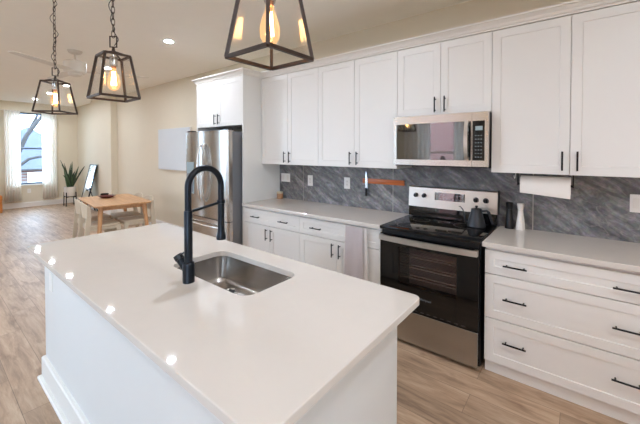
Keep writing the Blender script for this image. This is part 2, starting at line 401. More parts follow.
# windows: frame, sash rails, glass
def window_x(n, y0, y1, z0, z1):
    x = XW-.09; f = .045
    bm = B()
    box(bm, x-.04, x+.04, y0, y0+f, z0, z1); box(bm, x-.04, x+.04, y1-f, y1, z0, z1)
    box(bm, x-.04, x+.04, y0+f, y1-f, z0, z0+f); box(bm, x-.04, x+.04, y0+f, y1-f, z1-f, z1)
    zm = (z0+z1)/2; box(bm, x-.03, x+.03, y0+f, y1-f, zm-.022, zm+.022)
    w = struct('window_%d' % n, bm, 'sash', 'double hung window with dark sash, number %d' % n)
    bm = B(); box(bm, x-.004, x+.004, y0+f, y1-f, z0+f, z1-f); obj('window_pane', bm, 'glass', w)
    bm = B(); box(bm, XW-.05, XW+.045, y0-.04, y1+.04, z0-.03, z0, .004); obj('window_sill', bm, 'trim', w)
def window_y(n, x0, x1, z0, z1):
    y = YS-.09; f = .05
    bm = B()
    box(bm, x0, x0+f, y-.04, y+.04, z0, z1); box(bm, x1-f, x1, y-.04, y+.04, z0, z1)
    box(bm, x0+f, x1-f, y-.04, y+.04, z0, z0+f); box(bm, x0+f, x1-f, y-.04, y+.04, z1-f, z1)
    zm = (z0+z1)/2; box(bm, x0+f, x1-f, y-.03, y+.03, zm-.022, zm+.022)
    w = struct('window_%d' % n, bm, 'trim', 'street side window, number %d' % n)
    bm = B(); box(bm, x0+f, x1-f, y-.004, y+.004, z0+f, z1-f); obj('window_pane', bm, 'glass', w)
    bm = B(); box(bm, x0-.04, x1+.04, YS-.05, YS+.045, z0-.03, z0, .004); obj('window_sill', bm, 'trim', w)
M['sash'] = mat('dark_sash', S(96, 104, 118), .5, var=.05)
window_x(1, *FW[1])
bm = B(); box(bm, XW-.10, XW-.055, -4.74, -3.86, .01, 2.05, .003)
for z0_, z1_ in ((.25, .95), (1.10, 1.85)):
    for y0_ in (-4.64, -4.27): box(bm, XW-.056, XW-.048, y0_, y0_+.31, z0_, z1_, .003)
dd = struct('door_1', bm, 'entry', 'unseen dark brown wooden door added to the far wall for its brown reflection')  # out-of-view door, added so the refrigerator front reflects brown
bm = B(); cyl(bm, (XW-.055, -3.93, 1.0), (XW-.01, -3.93, 1.0), .012, n=12); lathe(bm, [(0, -.028), (.02, -.02), (.028, 0), (.02, .02), (0, .028)], (XW-.005, -3.93, 1.0), 14); obj('door_handle', bm, 'chrome', dd, 40)
for i, h in enumerate(SW): window_y(3+i, *h)
# daylight portals in the window openings
def portal(x, y, z, sx, sz, rot):
    d = bpy.data.lights.new('window_portal', 'AREA'); d.shape = 'RECTANGLE'; d.size = sx; d.size_y = sz; d.cycles.is_portal = True
    o = bpy.data.objects.new('window_portal', d); COL.objects.link(o); o.location = (x, y, z); o.rotation_euler = rot
for h in FW[1:]: portal(XW-T-.01, (h[0]+h[1])/2, (h[2]+h[3])/2, h[1]-h[0], h[3]-h[2], (PI/2, 0, -PI/2))
for h in SW: portal((h[0]+h[1])/2, YS-T-.01, (h[2]+h[3])/2, h[1]-h[0], h[3]-h[2], (PI/2, 0, 0))
# baseboards
BB = [(0, 0), (0.014, 0), (0.014, .115), (.009, .128), (.009, .138), (0, .14)]
bm = B(); sweep_profile(bm, [(XW, 0), (-8.80, 0), (-8.80, -.14), (-7.43, -.14), (-7.43, 0), (-2.95, 0)], BB); struct('baseboard_kitchen', bm, 'trim')
bm = B(); sweep_profile(bm, [(XW, YS), (XW, 0)], BB); struct('baseboard_far', bm, 'trim')
bm = B(); sweep_profile(bm, [(XE, YS), (XW, YS)], BB); struct('baseboard_street', bm, 'trim')

# ------------------------------------------------------------------ backsplash
bm = B(); box(bm, -1.85, 1.75, -.010, 0, .90, 1.40); g = struct('trim_1', bm, 'grout', 'thin pale grout lines between the slate tiles')
xs = [-1.85, -1.426, -.201, 1.004, 1.75]
for i in range(4):
    bm = B(); box(bm, xs[i]+.003, xs[i+1]-.003, -.0125, -.0102, .90, 1.40)
    struct('wall_backsplash', bm, 'slate', 'large grey veined slate tile on the kitchen wall')

# ------------------------------------------------------------------ wall cabinets
YF = -.334
def wall_cab(x0, x1, z0, z1, label, hz):
    t = thing('wall_cabinet', label, 'cabinet', ((x0+x1)/2, 0, z0), 0, 'white wall cabinets')
    bm = B(); box(bm, x0+.0005, x1-.0005, YF+.022, -.013 if z0 < 1.5 else 0, z0+.0, z1); obj('body', bm, 'cab', t)
    xm = (x0+x1)/2
    for a, b, hx in ((x0, xm, xm-.040), (xm, x1, xm+.040)):
        bm = B(); shaker(bm, a, b, z0, z1-.004, YF)
        d = obj('door', bm, 'cab', t)
        pull(d, hx, hz, YF)
    return t
wall_cab(-1.845, -.925, 1.372, 2.44, 'two-door white shaker wall cabinet beside the refrigerator enclosure, left end of the row', 1.462)
wall_cab(-.925, -.003, 1.372, 2.44, 'two-door white shaker wall cabinet above the knife strip, left of the microwave', 1.462)
wall_cab(-.003, .765, 1.836, 2.44, 'short two-door white shaker wall cabinet directly above the microwave', 1.920)
wall_cab(.765, 1.712, 1.372, 2.44, 'tall two-door white shaker wall cabinet right of the microwave, paper towels under it', 1.467)
# refrigerator enclosure
t = thing('refrigerator_cabinet', 'deep white cabinet with two doors over the steel refrigerator, side panel to the floor', 'cabinet', (-2.36, 0, 0))
bm = B(); box(bm, -2.872, -1.852, -.588, -.006, 1.85, 2.44); obj('body', bm, 'cab', t)
bm = B(); box(bm, -1.872, -1.850, -.612, -.006, 0, 1.85, .001); box(bm, -1.872, -1.850, -.612, -.5885, 1.85, 2.44, .001); obj('side_panel', bm, 'cab', t)
bm = B(); box(bm, -2.872, -2.852, -.612, -.006, 0, 1.85, .001); obj('side_panel', bm, 'cab', t)
for a, b, hx in ((-2.872, -2.375, -2.415), (-2.375, -1.876, -2.335)):
    bm = B(); shaker(bm, a, b, 1.85, 2.436, -.61); d = obj('door', bm, 'cab', t); pull(d, hx, 1.94, -.61)
# crown moulding
CR = [(-.01, 2.44), (.002, 2.44), (.002, 2.452), (.012, 2.458), (.020, 2.474), (.040, 2.492), (.050, 2.496), (.050, 2.510), (-.01, 2.510)]
bm = B(); sweep_profile(bm, [(-2.872, 0), (-2.872, -.61), (-1.850, -.61), (-1.850, YF), (1.712, YF), (1.712, 0)], CR); struct('trim_2', bm, 'trim', 'white crown moulding along the top of the wall cabinets')
bm = B(); box(bm, -2.87, 1.71, -.33, 0, 2.441, 2.452); struct('trim_3', bm, 'trim', 'white top board behind the crown moulding')

# ------------------------------------------------------------------ base cabinets
YB = -.61
def base_body(t, x0, x1):
    bm = B(); box(bm, x0+.0005, x1-.0005, YB+.022, -.013, .10, .878); obj('body', bm, 'cab', t)
    bm = B(); box(bm, x0+.0005, x1-.0005, -.578, -.02, 0, .0995); obj('toe_kick', bm, 'cab', t)
def base_two(x0, x1, label):
    t = thing('base_cabinet', label, 'cabinet', ((x0+x1)/2, 0, 0), 0, 'white base cabinets'); base_body(t, x0, x1); xm = (x0+x1)/2
    bm = B(); shaker(bm, x0, x1, .695, .862, YB, fr=.05); d = obj('drawer', bm, 'cab', t)
    for hx in (x0+.225, x1-.225): pull(d, hx, .775, YB, .135, False)
    for a, b, hx in ((x0, xm, xm-.040), (xm, x1, xm+.040)):
        bm = B(); shaker(bm, a, b, .09, .692, YB); d = obj('door', bm, 'cab', t); pull(d, hx, .602, YB, .128)
base_two(-1.849, -.945, 'white base cabinet with two doors next to the refrigerator side panel')
base_two(-.945, -.012, 'white base cabinet with a towel over its drawer, left of the range')
t = thing('base_cabinet', 'wide white three-drawer base cabinet right of the range', 'cabinet', (1.24, 0, 0), 0, 'white base cabinets'); base_body(t, .785, 1.70)
for z0, z1, hz in ((.695, .858, .770), (.391, .692, .545), (.088, .388, .252)):
    bm = B(); shaker(bm, .785, 1.70, z0, z1, YB, fr=.055); d = obj('drawer', bm, 'cab', t)
    for hx in (.968, 1.512): pull(d, hx, hz, YB, .135, False)
# counters
def slab(x0, x1, label, nm='countertop'):
    bm = B(); box(bm, x0, x1, -.638, -.013, .878, .912, .004, 3); return tag(obj(nm, bm, 'quartz'), label, 'countertop')
slab(-1.849, -.004, 'pale quartz countertop between the refrigerator panel and the range')
slab(.772, 1.74, 'pale quartz countertop right of the range under the salt mills')

# ------------------------------------------------------------------ refrigerator
t = thing('refrigerator', 'stainless steel french door refrigerator beside the kitchen base cabinets', 'refrigerator', (-2.37, -.4, 0))
FX0, FX1 = -2.835, -1.895
bm = B(); box(bm, FX0+.004, FX1-.004, -.73, -.04, .03, 1.765, .004); obj('body', bm, 'steeldark', t)
def fdoor(name, x0, x1, z0, z1):
    bm = B(); r = .022
    lp = [(x0, -.735), (x0, -.80+r), (x0+r*.3, -.80+r*.3), (x0+r, -.80), (x1-r, -.80), (x1-r*.3, -.80+r*.3), (x1, -.80+r), (x1, -.735)]
    loft(bm, [[(x, y, z0) for x, y in lp], [(x, y, z1) for x, y in lp]])
    return obj(name, bm, 'steelv', t, 50)
dl = fdoor('door', FX0, -2.415, .705, 1.78); dr = fdoor('door', -2.405, FX1, .705, 1.78); fz = fdoor('freezer_drawer', FX0, FX1, .08, .695)
for d, x, s in ((dl, -2.455, -1), (dr, -2.365, 1)):
    bm = B(); pts = []
    for i in range(17):
        a = i/16; pts.append((x+s*.0*a, -.80-.055*math.sin(PI*a)**.5-.0, .90+.72*a))
    tube(bm, pts, .0125, 12); obj('handle', bm, 'steel', d, 50)
bm = B(); pts = [(FX0+.07+.80*i/16, -.80-.055*math.sin(PI*i/16)**.5, .62) for i in range(17)]
tube(bm, pts, .0125, 12); obj('handle', bm, 'steel', fz, 50)
bm = B(); box(bm, -2.795, -2.625, -.806, -.799, .98, 1.39, .003); dsp = obj('water_dispenser', bm, 'lcd', dl)
bm = B(); box(bm, -2.78, -2.64, -.808, -.805, 1.0, 1.24, .001); obj('dispenser_recess', bm, 'steeldark', dsp)
bm = B(); box(bm, FX0+.02, FX1-.02, -.72, -.06, 0, .032); obj('toe_grille', bm, 'sealing', t)
bm = B(); box(bm, FX0+.02, FX0+.10, -.78, -.70, 1.781, 1.80, .004); obj('hinge_cover', bm, 'blackplastic', t)
bm = B(); box(bm, FX1-.10, FX1-.02, -.78, -.70, 1.781, 1.80, .004); obj('hinge_cover', bm, 'blackplastic', t)

# ------------------------------------------------------------------ range
t = thing('kitchen_range', 'freestanding stainless electric range with a black oven door', 'range', (.38, -.35, 0))
RX0, RX1 = .003, .763
bm = B(); box(bm, RX0, RX1, -.10, -.02, .03, .895)                     # back
box(bm, RX0, RX0+.02, -.622, -.10, .03, .895); box(bm, RX1-.02, RX1, -.622, -.10, .03, .895)
box(bm, RX0+.02, RX1-.02, -.622, -.10, .03, .27); box(bm, RX0+.02, RX1-.02, -.622, -.10, .83, .895)
obj('body', bm, 'blackplastic', t)
bm = B(); box(bm, RX0-.002, RX1+.002, -.668, -.085, .896, .920, .005, 3); ct = obj('cooktop', bm, 'bglass', t, 40)
bm = B(); box(bm, RX0+.01, RX1-.01, -.645, -.624, .862, .895); obj('vent_strip', bm, 'blackplastic', t)
def ring(cx, cy, r):
    bm = B(); o = [(cx+r*math.cos(2*PI*i/48), cy+r*math.sin(2*PI*i/48)) for i in range(48)]; q = [(cx+(r-.004)*math.cos(2*PI*i/48), cy+(r-.004)*math.sin(2*PI*i/48)) for i in range(48)]
    A = [bm.verts.new((x, y, .9206)) for x, y in o]; D = [bm.verts.new((x, y, .9206)) for x, y in q]
    for i in range(48): j = (i+1) % 48; bm.faces.new((A[i], A[j], D[j], D[i]))
    obj('burner_ring', bm, 'keysdark', ct)
M['keysdark'] = mat('burner_print', S(70, 66, 64), .3, var=.05)
for c in ((.19, -.50, .10), (.57, -.50, .075), (.19, -.24, .075), (.57, -.24, .10), (.38, -.22, .05)): ring(*c)
# backguard: steel panel leaning back, black strip below
bm = B(); lp = [(-.02, .921), (-.085, .921), (-.078, 1.010), (-.02, 1.010)]
loft(bm, [[(RX0, y, z) for y, z in lp], [(RX1, y, z) for y, z in lp]]); bgd = obj('backguard', bm, 'bglass', t)
bm = B(); lp = [(-.020, 1.0105), (-.088, 1.0105), (-.072, 1.190), (-.064, 1.198), (-.020, 1.198)]
loft(bm, [[(RX0-.002, y, z) for y, z in lp], [(RX1+.002, y, z) for y, z in lp]]); cp = obj('control_panel', bm, 'rangesteel', t)
bm = B(); lp = [(-.018, 1.008), (-.070, 1.008), (-.062, 1.203), (-.018, 1.203)]
loft(bm, [[(RX1+.002, y, z) for y, z in lp], [(RX1+.007, y, z) for y, z in lp]]); obj('end_cap', bm, 'blackplastic', t); bm = B(); loft(bm, [[(RX0-.007, y, z) for y, z in lp], [(RX0-.002, y, z) for y, z in lp]])
obj('end_cap', bm, 'blackplastic', t)
yp = lambda z: -.088+(z-1.0105)*.016/.1795
for kx in (.073, .152, .602, .679):
    z = 1.117; y = yp(z)
    bm = B(); cyl(bm, (kx, y, z), (kx, y-.004, z-.0004), .023, n=24); k = obj('knob', bm, 'chrome', cp, 40)
    bm = B(); cyl(bm, (kx, y-.004, z), (kx, y-.026, z-.002), .020, .017, n=24); box(bm, kx-.004, kx+.004, y-.034, y-.024, z-.018, z+.014, .001); obj('knob_cap', bm, 'blackplastic', k, 40)
bm = B(); lp = [(yp(1.085)-.002, 1.085), (yp(1.155)-.002, 1.155), (yp(1.155)+.004, 1.155), (yp(1.085)+.004, 1.085)]
loft(bm, [[(.250, y, z) for y, z in lp], [(.512, y, z) for y, z in lp]]); dsp = obj('display', bm, 'mirrorglass', cp)
bm = B()
for i in range(9):
    for j in range(2):
        if 3 <= i <= 5 and j == 1: continue
        x = .268+i*.0275; z = 1.100+j*.036; box(bm, x, x+.014, yp(z)-.0034, yp(z)-.001, z-.003, z+.003)
obj('key_print', bm, 'keys', dsp)
# oven door: frame round a real window, racks inside
dz0, dz1, wx0, wx1, wz0, wz1 = .285, .862, .165, .612, .475, .775
bm = B(); F0, F1 = -.662, -.624
box(bm, RX0+.002, wx0, F0, F1, dz0, dz1, .003); box(bm, wx1, RX1-.004, F0, F1, dz0, dz1, .003)
box(bm, wx0, wx1, F0, F1, dz0, wz0); box(bm, wx0, wx1, F0, F1, wz1, dz1)
dr = obj('oven_door', bm, 'bglass', t)
bm = B(); box(bm, wx0, wx1, F0+.002, F0+.006, wz0, wz1); obj('oven_window', bm, 'ovenglass', dr)
bm = B()
for z in (.52, .605, .69):
    for y in (-.60, -.54): cyl(bm, (RX0+.022, y, z), (RX1-.022, y, z), .003, n=8)
    for k in range(22): cyl(bm, (RX0+.04+k*.032, -.60, z), (RX0+.04+k*.032, -.14, z), .0015, n=6)
obj('oven_rack', bm, 'chrome', t)
M['ovenwall'] = mat('oven_lining', S(205, 190, 184), .5, var=.15, vscale=60)  # lightened to show the interior; pinkish tone partly stands for floor reflection
bm = B(); box(bm, RX0+.021, RX1-.021, -.115, -.101, .271, .829); obj('oven_lining', bm, 'ovenwall', t)
bm = B()
pts = []
for i in range(21):
    a = -1+2*i/20; pts.append((.383+a*.372, -.690-.022*(1-a*a), .8335))
n_ = len(pts); LPS = [[(x, y-.007, z-.021), (x, y+.006, z-.023), (x, y+.006, z+.023), (x, y-.007, z+.019)] for x, y, z in pts]
loft(bm, LPS); box(bm, RX0+.006, RX0+.03, -.69, -.660, .812, .855, .003); box(bm, RX1-.03, RX1-.006, -.69, -.660, .812, .855, .003)
obj('handle', bm, 'rangesteel', dr, 50)
bm = B()
for k in range(12): box(bm, .10+k*.05, .125+k*.05, -.6635, -.6615, .296, .300)
obj('vent_marks', bm, 'keysdark', dr)
bm = B(); box(bm, RX0+.002, RX1-.008, -.662, -.624, .030, .278, .003); obj('storage_drawer', bm, 'drawersteel', t)
for x in (RX0+.06, RX1-.06):
    for y in (-.58, -.10): bm = B(); cyl(bm, (x, y, 0), (x, y, .03), .016, n=12); obj('foot', bm, 'blackplastic', t)
cu = bpy.data.curves.new('maker_name', 'FONT'); cu.body = 'Whirlpool'; cu.size = .024; cu.extrude = .0004; cu.align_x = 'CENTER'
to_ = bpy.data.objects.new('text_source', cu); COL.objects.link(to_); bpy.context.view_layer.update()
me = bpy.data.meshes.new_from_object(to_.evaluated_get(bpy.context.evaluated_depsgraph_get())); bpy.data.objects.remove(to_)
me.materials.clear(); me.materials.append(M['keys'])
o = bpy.data.objects.new('maker_name', me); COL.objects.link(o); o.parent = dr
MN = o
o.location = Vector((.383, -.6628, .392))-Vector((.38, -.35, 0)); o.rotation_euler = (PI/2, 0, 0)

# ------------------------------------------------------------------ microwave
t = thing('microwave', 'over-the-range stainless microwave with a black glass door', 'microwave', (.38, -.2, 1.405))
X0, X1, Z0, Z1 = .002, .760, 1.405, 1.829
bm = B(); box(bm, X0, X1, -.38, -.012, Z0+.012, Z1, .002); obj('body', bm, 'blackplastic', t)
bm = B(); box(bm, X0+.01, X1-.01, -.395, -.03, Z0, Z0+.0115); obj('underside_vent', bm, 'sealing', t)
def frame(bm, x0, x1, z0, z1, wx0, wx1, wz0, wz1, y0, y1):
    o = lambda y: [(x0, y, z0), (x1, y, z0), (x1, y, z1), (x0, y, z1)]
    q = lambda y: [(wx0, y, wz0), (wx1, y, wz0), (wx1, y, wz1), (wx0, y, wz1)]
    a, b, c, d = [[bm.verts.new(p) for p in L_] for L_ in (o(y0), q(y0), o(y1), q(y1))]
    for i in range(4):
        j = (i+1) % 4
        bm.faces.new((a[i], a[j], b[j], b[i])); bm.faces.new((c[i], d[i], d[j], c[j]))
        bm.faces.new((a[i], c[i], c[j], a[j])); bm.faces.new((b[i], b[j], d[j], d[i]))
bm = B(); frame(bm, X0, .6465, Z0+.01, Z1, X0+.028, .640, 1.462, 1.762, -.42, -.381); md = obj('door', bm, 'steel', t)
bm = B(); box(bm, X0+.0285, .6395, -.417, -.3812, 1.4625, 1.7615); obj('door_glass', bm, 'mirrorglass', md)
bm = B(); frame(bm, .6485, X1, Z0+.01, Z1, .652, .737, 1.462, 1.762, -.42, -.381); mc = obj('control_bezel', bm, 'steel', t)
bm = B(); box(bm, .6525, .7365, -.419, -.3812, 1.463, 1.761); cpn = obj('control_glass', bm, 'bglass', mc)
bm = B(); box(bm, .672, .722, -.4198, -.4188, 1.690, 1.722); obj('display', bm, 'lcd', cpn)
bm = B()
for i in range(7):
    for j in range(3): box(bm, .670+j*.019, .681+j*.019, -.4197, -.4188, 1.485+i*.027, 1.492+i*.027)
obj('keypad', bm, 'keys', cpn)
bm = B(); LPS = []
for i in range(17):
    a = -1+2*i/16; z = 1.612+a*.150; y = -.440-.028*(1-a*a); LPS.append([(.598, y, z), (.634, y, z), (.629, y-.012, z), (.603, y-.012, z)])
loft(bm, LPS)
for z in (1.475, 1.745): box(bm, .603, .629, -.445, -.4165, z-.012, z+.012, .002)
obj('handle', bm, 'steel', md, 50)

# ------------------------------------------------------------------ island
IX0, IX1, IY0, IY1, IZ = -1.528, .775, -2.6212, -1.722, .914
t = thing('island_cabinet', 'white painted island base with baseboard under the pale quartz island top', 'island', (-.4, -2.15, 0))
BX0, BX1, BY0, BY1 = -1.505, .682, -2.535, -1.765
bm = B(); q = .02
box(bm, BX0, BX1, BY0, BY0+q, 0, .884, .001); box(bm, BX0, BX0+q, BY0+q, BY1-q, 0, .884); box(bm, BX1-q, BX1, BY0+q, BY1-.001, 0, .884)
obj('panel', bm, 'isl', t)
bm = B(); box(bm, BX0+q, BX1-q, BY1-q, BY1-.003, .10, .884); box(bm, BX0+q, BX1-q, BY1-.08, BY1-.06, 0, .0995); box(bm, BX0+q, BX1-q, BY0+q, BY1-q, .10, .118); obj('carcass', bm, 'cab', t)
IB = [(0, 0), (.040, 0), (.040, .012), (.034, .020), (.020, .022), (.020, .142), (.014, .152), (0, .155)]
bm = B(); sweep_profile(bm, [(BX0, BY1-.1), (BX0, BY0), (BX1-.10, BY0)], IB); obj('baseboard', bm, 'trim', t)
for i in range(3):
    a = BX0+.03+i*.715; b = a+.70
    bm = B(); r = bm
    x0_, x1_ = a, b
    for (u0, u1) in ((a, (a+b)/2), ((a+b)/2, b)):
        bm2 = B(); box(bm2, u0+.002, u1-.002, BY1-.002, BY1+.016, .105, .872, .002); d = obj('door', bm2, 'cab', t)
        bm2 = B(); hx = (a+b)/2+(-.04 if u0 == a else .04); cyl(bm2, (hx, BY1+.036, .70), (hx, BY1+.036, .83), .0055, n=10)
        for z in (.72, .81): cyl(bm2, (hx, BY1+.016, z), (hx, BY1+.036, z), .0045, n=8)
        obj('handle', bm2, 'black', d, 40)
    bm.free()
bm = B(); box(bm, -1.365, -1.305, BY0-.006, BY0+.001, .64, .755, .002); obj('outlet_cover', bm, 'white', t)
# island top with a hole for the sink and eased edges
SX0, SX1, SY0, SY1, SR = -.452, .200, -2.208, -1.866, .065
bm = B()
def outer(i): return rrect(IX0+i, IX1-i, IY0+i, IY1-i, .035-i, 7)
def inner(i): return rrect(SX0-i, SX1+i, SY0-i, SY1+i, SR+i, 7)
def mk(pts, z): return [bm.verts.new((x, y, z)) for x, y in pts]
def strip(a, b):
    n = len(a)
    for i in range(n): j = (i+1) % n; bm.faces.new((a[i], a[j], b[j], b[i]))
def fillz(a, b):
    es = []
    for L_ in (a, b):
        for i in range(len(L_)):
            e = bm.edges.get((L_[i], L_[(i+1) % len(L_)])) or bm.edges.new((L_[i], L_[(i+1) % len(L_)])); es.append(e)
    bmesh.ops.triangle_fill(bm, edges=es, use_beauty=True, normal=(0, 0, 1))
t0, t1, t2 = mk(outer(.0035), IZ), mk(outer(.001), IZ-.001), mk(outer(0), IZ-.0035)
b2, b0 = mk(outer(0), IZ-.027), mk(outer(.003), IZ-.030)
i0, i1, ib = mk(inner(.002), IZ), mk(inner(0), IZ-.002), mk(inner(0), IZ-.030)
strip(t0, t1); strip(t1, t2); strip(t2, b2); strip(b2, b0); strip(i0, i1); strip(i1, ib); fillz(t0, i0); fillz(b0, ib)
it = tag(obj('island_countertop', bm, 'quartz'), 'large pale quartz island top with a sink cut into it', 'countertop')
# sink
bm = B(); SZ = .728
rr = lambda i, r: rrect(SX0-i, SX1+i, SY0-i, SY1+i, r, 7)
lp = []
for i, r, z in ((.03, .09, .8835), (.004, .069, .8835), (.004, .069, .875), (-.004, .062, SZ+.03), (-.010, .056, SZ+.010), (-.024, .045, SZ)):
    lp.append([(x, y, z) for x, y in rr(i, r)])
R = loft(bm, lp, cap0=False, cap1=False)
DX, DY = -.275, -1.942
dr_ = [bm.verts.new((DX+.045*math.cos(2*PI*i/24), DY+.045*math.sin(2*PI*i/24), SZ-.003)) for i in range(24)]
fillz(R[-1], dr_)
bw = thing('sink', 'undermount stainless sink bowl set into the island top', 'sink', (-.12, -2.04, SZ))
obj('bowl', bm, 'sinksteel', bw, 50)
bm = B(); lathe(bm, [(.046, .0), (.040, .001), (.034, -.006), (.030, -.02), (.0, -.022)], (DX, DY, SZ-.003)); dn = obj('drain', bm, 'chrome', bw, 40)
bm = B(); lathe(bm, [(.0, .0), (.026, .0), (.026, -.010), (.0, -.010)], (DX, DY, SZ-.006)); box(bm, DX-.004, DX+.004, DY-.004, DY+.004, SZ-.006, SZ+.01); obj('strainer', bm, 'sealing', dn, 40)
# faucet
t = thing('faucet', 'matte black high arc pull-down kitchen faucet standing beside the island sink', 'faucet', (-.147, -2.266, IZ))
FXc, FYc = -.147, -2.266
bm = B(); lathe(bm, [(0, 0), (.0275, 0), (.0275, .085), (.0262, .092), (.019, .098), (.019, .335), (.0175, .338), (0, .338)], (FXc, FYc, IZ)); bd = obj('body', bm, 'faucet', t, 40)
bm = B(); pts = []; za = 1.361; RA = .090
pts.append((FXc, FYc, 1.252)); pts.append((FXc, FYc, 1.30))
for i in range(25):
    a = PI*i/24; pts.append((FXc, FYc+RA-RA*math.cos(a), za+RA*math.sin(a)*1.0))
pts += [(FXc, FYc+2*RA, 1.33), (FXc, FYc+2*RA, 1.27)]
tube(bm, pts, .0155, 16); ar = obj('hose_arch', bm, 'faucet', t, 60)
bm = B(); lathe(bm, [(0, 0), (.0235, 0), (.0250, .005), (.0240, .016), (.0185, .040), (.0172, .06), (.0168, .16), (.0172, .185), (.0155, .20), (0, .20)], (FXc, FYc+2*RA, 1.080)); sp = obj('spray_head', bm, 'faucet', t, 40)
bm = B(); box(bm, FXc+.012, FXc+.019, FYc+2*RA-.006, FYc+2*RA+.006, 1.15, 1.19, .002); obj('spray_button', bm, 'blackplastic', sp)
bm = B(); cyl(bm, (FXc, FYc, 1.245), (FXc, FYc+2*RA, 1.272), .007, n=12); lathe(bm, [(.0165, -.010), (.021, -.008), (.021, .008), (.0165, .010)], (FXc, FYc+2*RA, 1.275)); obj('docking_arm', bm, 'faucet', t, 40)
bm = B(); d = Vector((-.60, -.20, .75)).normalized(); p = Vector((FXc, FYc, .955))
cyl(bm, p, p+d*.076, .0185, n=24); h1 = obj('valve', bm, 'faucet', t, 40)
bm = B(); cyl(bm, p+d*.078, p+d*.102, .0215, n=24); cyl(bm, p+d*.076, p+d*.079, .016, n=24); cyl(bm, p+d*.09+Vector((.012,0,.012)), p+d*.09+Vector((.030, .01, .028)), .004, n=10); obj('lever', bm, 'blackplastic', h1, 40)

# ------------------------------------------------------------------ pendants
def lantern(label, loc, rz, chain_n, grp='black framed lantern pendants over the island'):
    x, y, z0 = loc
    t = thing('lantern_pendant', label, 'pendant lamp', (x, y, z0), rz, grp); MT = MW[t]
    def W_(p): return MT @ Vector(p)
    a, b, hh = .096, .062, .232; w = .011
    bm = B()
    bo = [(-a, -a, 0), (a, -a, 0), (a, a, 0), (-a, a, 0)]; to = [(-b, -b, hh), (b, -b, hh), (b, b, hh), (-b, b, hh)]
    for i in range(4):
        j = (i+1) % 4
        bar(bm, W_(bo[i]), W_(bo[j]), w); bar(bm, W_(to[i]), W_(to[j]), w); bar(bm, W_(bo[i]), W_(to[i]), w, up=W_((bo[i][0], bo[i][1], .1))-W_((0, 0, .1)))
    apex = (0, 0, hh+.028)
    fr = obj('frame', bm, 'bronze', t)
    bm = B()
    q = [(-.058, -.058, hh+.004), (.058, -.058, hh+.004), (.058, .058, hh+.004), (-.058, .058, hh+.004)]
    for i in range(4):
        v = Vector(to[i]); bar(bm, W_(v), W_(apex), .008, .005)
    cyl(bm, W_((0, 0, hh+.015)), W_((0, 0, hh+.05)), .011, .006, n=14)
    for sx in (-1, 1): bar(bm, W_((sx*.0125, sx*.0125, hh+.05)), W_((sx*.0125, sx*.0125, hh+.108)), .005)
    bar(bm, W_((-.0143, -.0143, hh+.05)), W_((.0143, .0143, hh+.05)), .005); bar(bm, W_((-.0143, -.0143, hh+.108)), W_((.0143, .0143, hh+.108)), .005)
    obj('top_bracket', bm, 'bronze', t)
    for i in range(4):
        j = (i+1) % 4; bm = B(); k = .93
        P = [Vector(bo[i])*1, Vector(bo[j])*1, Vector(to[j]), Vector(to[i])]; c = sum(P, Vector())/4
        nrm = (P[1]-P[0]).cross(P[3]-P[0]).normalized()
        P = [c+(p-c)*.95 for p in P]
        loft(bm, [[W_(p-nrm*.001) for p in P], [W_(p+nrm*.001) for p in P]]); obj('glass_pane', bm, 'lglass', t)
    bm = B(); cyl(bm, W_((0, 0, hh+.02)), W_((0, 0, hh-.005)), .008, n=12); cyl(bm, W_((0, 0, hh-.005)), W_((0, 0, hh-.05)), .0195, n=20); cyl(bm, W_((0, 0, hh-.05)), W_((0, 0, hh-.056)), .018, n=20)
    obj('socket', bm, 'steel', t, 40)
    zt = hh-.056
    bm = B(); cyl(bm, W_((0, 0, zt)), W_((0, 0, zt-.014)), .012, n=16); bl = obj('bulb_cap', bm, 'brass', t, 40)
    bm = B(); prof = [(a_*1.15, b_*1.05) for a_, b_ in [(.011, 0), (.013, -.015), (.021, -.038), (.027, -.060), (.0285, -.078), (.0265, -.096), (.018, -.112), (.008, -.119), (0, -.1205)]]
    c = W_((0, 0, zt-.010)); lathe(bm, prof, c, 20); obj('bulb', bm, 'bulbglass', bl, 60)
    bm = B(); nf = 8
    for k in range(nf):
        an = 2*PI*k/nf; an2 = 2*PI*(k+.5)/nf
        tube(bm, [W_((.007*math.cos(an), .007*math.sin(an), zt-.030)), W_((.013*math.cos(an2), .013*math.sin(an2), zt-.105))], .0012, 5)
        tube(bm, [W_((.013*math.cos(an2), .013*math.sin(an2), zt-.105)), W_((.007*math.cos(an+2*PI/nf), .007*math.sin(an+2*PI/nf), zt-.030))], .0012, 5)
    obj('filament', bm, 'filament', bl)
    # chain up to the ceiling canopy
    bm = B(); z = hh+.104; step = .030; k = 0; top = H-z0-.035
    while z < top:
        pts = []
        for i in range(14):
            s = 2*PI*i/14; u = .0085*math.cos(s); v = .0215*math.sin(s)
            pts.append(W_((u if k % 2 else 0, 0 if k % 2 else u, z+.017+v)))
        tube(bm, pts, .0022, 6, close=True); z += step*1.12; k += 1
    obj('chain', bm, 'bronze', t, 60)
    bm = B(); pts = []; n = 70
    for i in range(n+1):
        f = i/n; zz = hh+.055+(H-z0-.04-hh-.055)*f; amp = .006+.020*abs(math.sin(f*PI*7+.6))**1.5
        pts.append(W_((amp*math.cos(f*16), amp*math.sin(f*16), zz)))
    tube(bm, pts, .0022, 6); obj('cord', bm, 'black', t, 60)
    bm = B(); lathe(bm, [(0, -.045), (.008, -.045), (.010, -.030), (.055, -.018), (.062, 0), (0, 0)], W_((0, 0, H-z0))); obj('canopy', bm, 'bronze', t, 40)
    return t
M['brass'] = mat('copper_cap', S(196, 132, 92), .35, metal=.8, var=.1)
lantern('black framed glass lantern hanging nearest the camera, in front of the wall cabinets', (.5235, -2.36, 1.83), 0, 1)
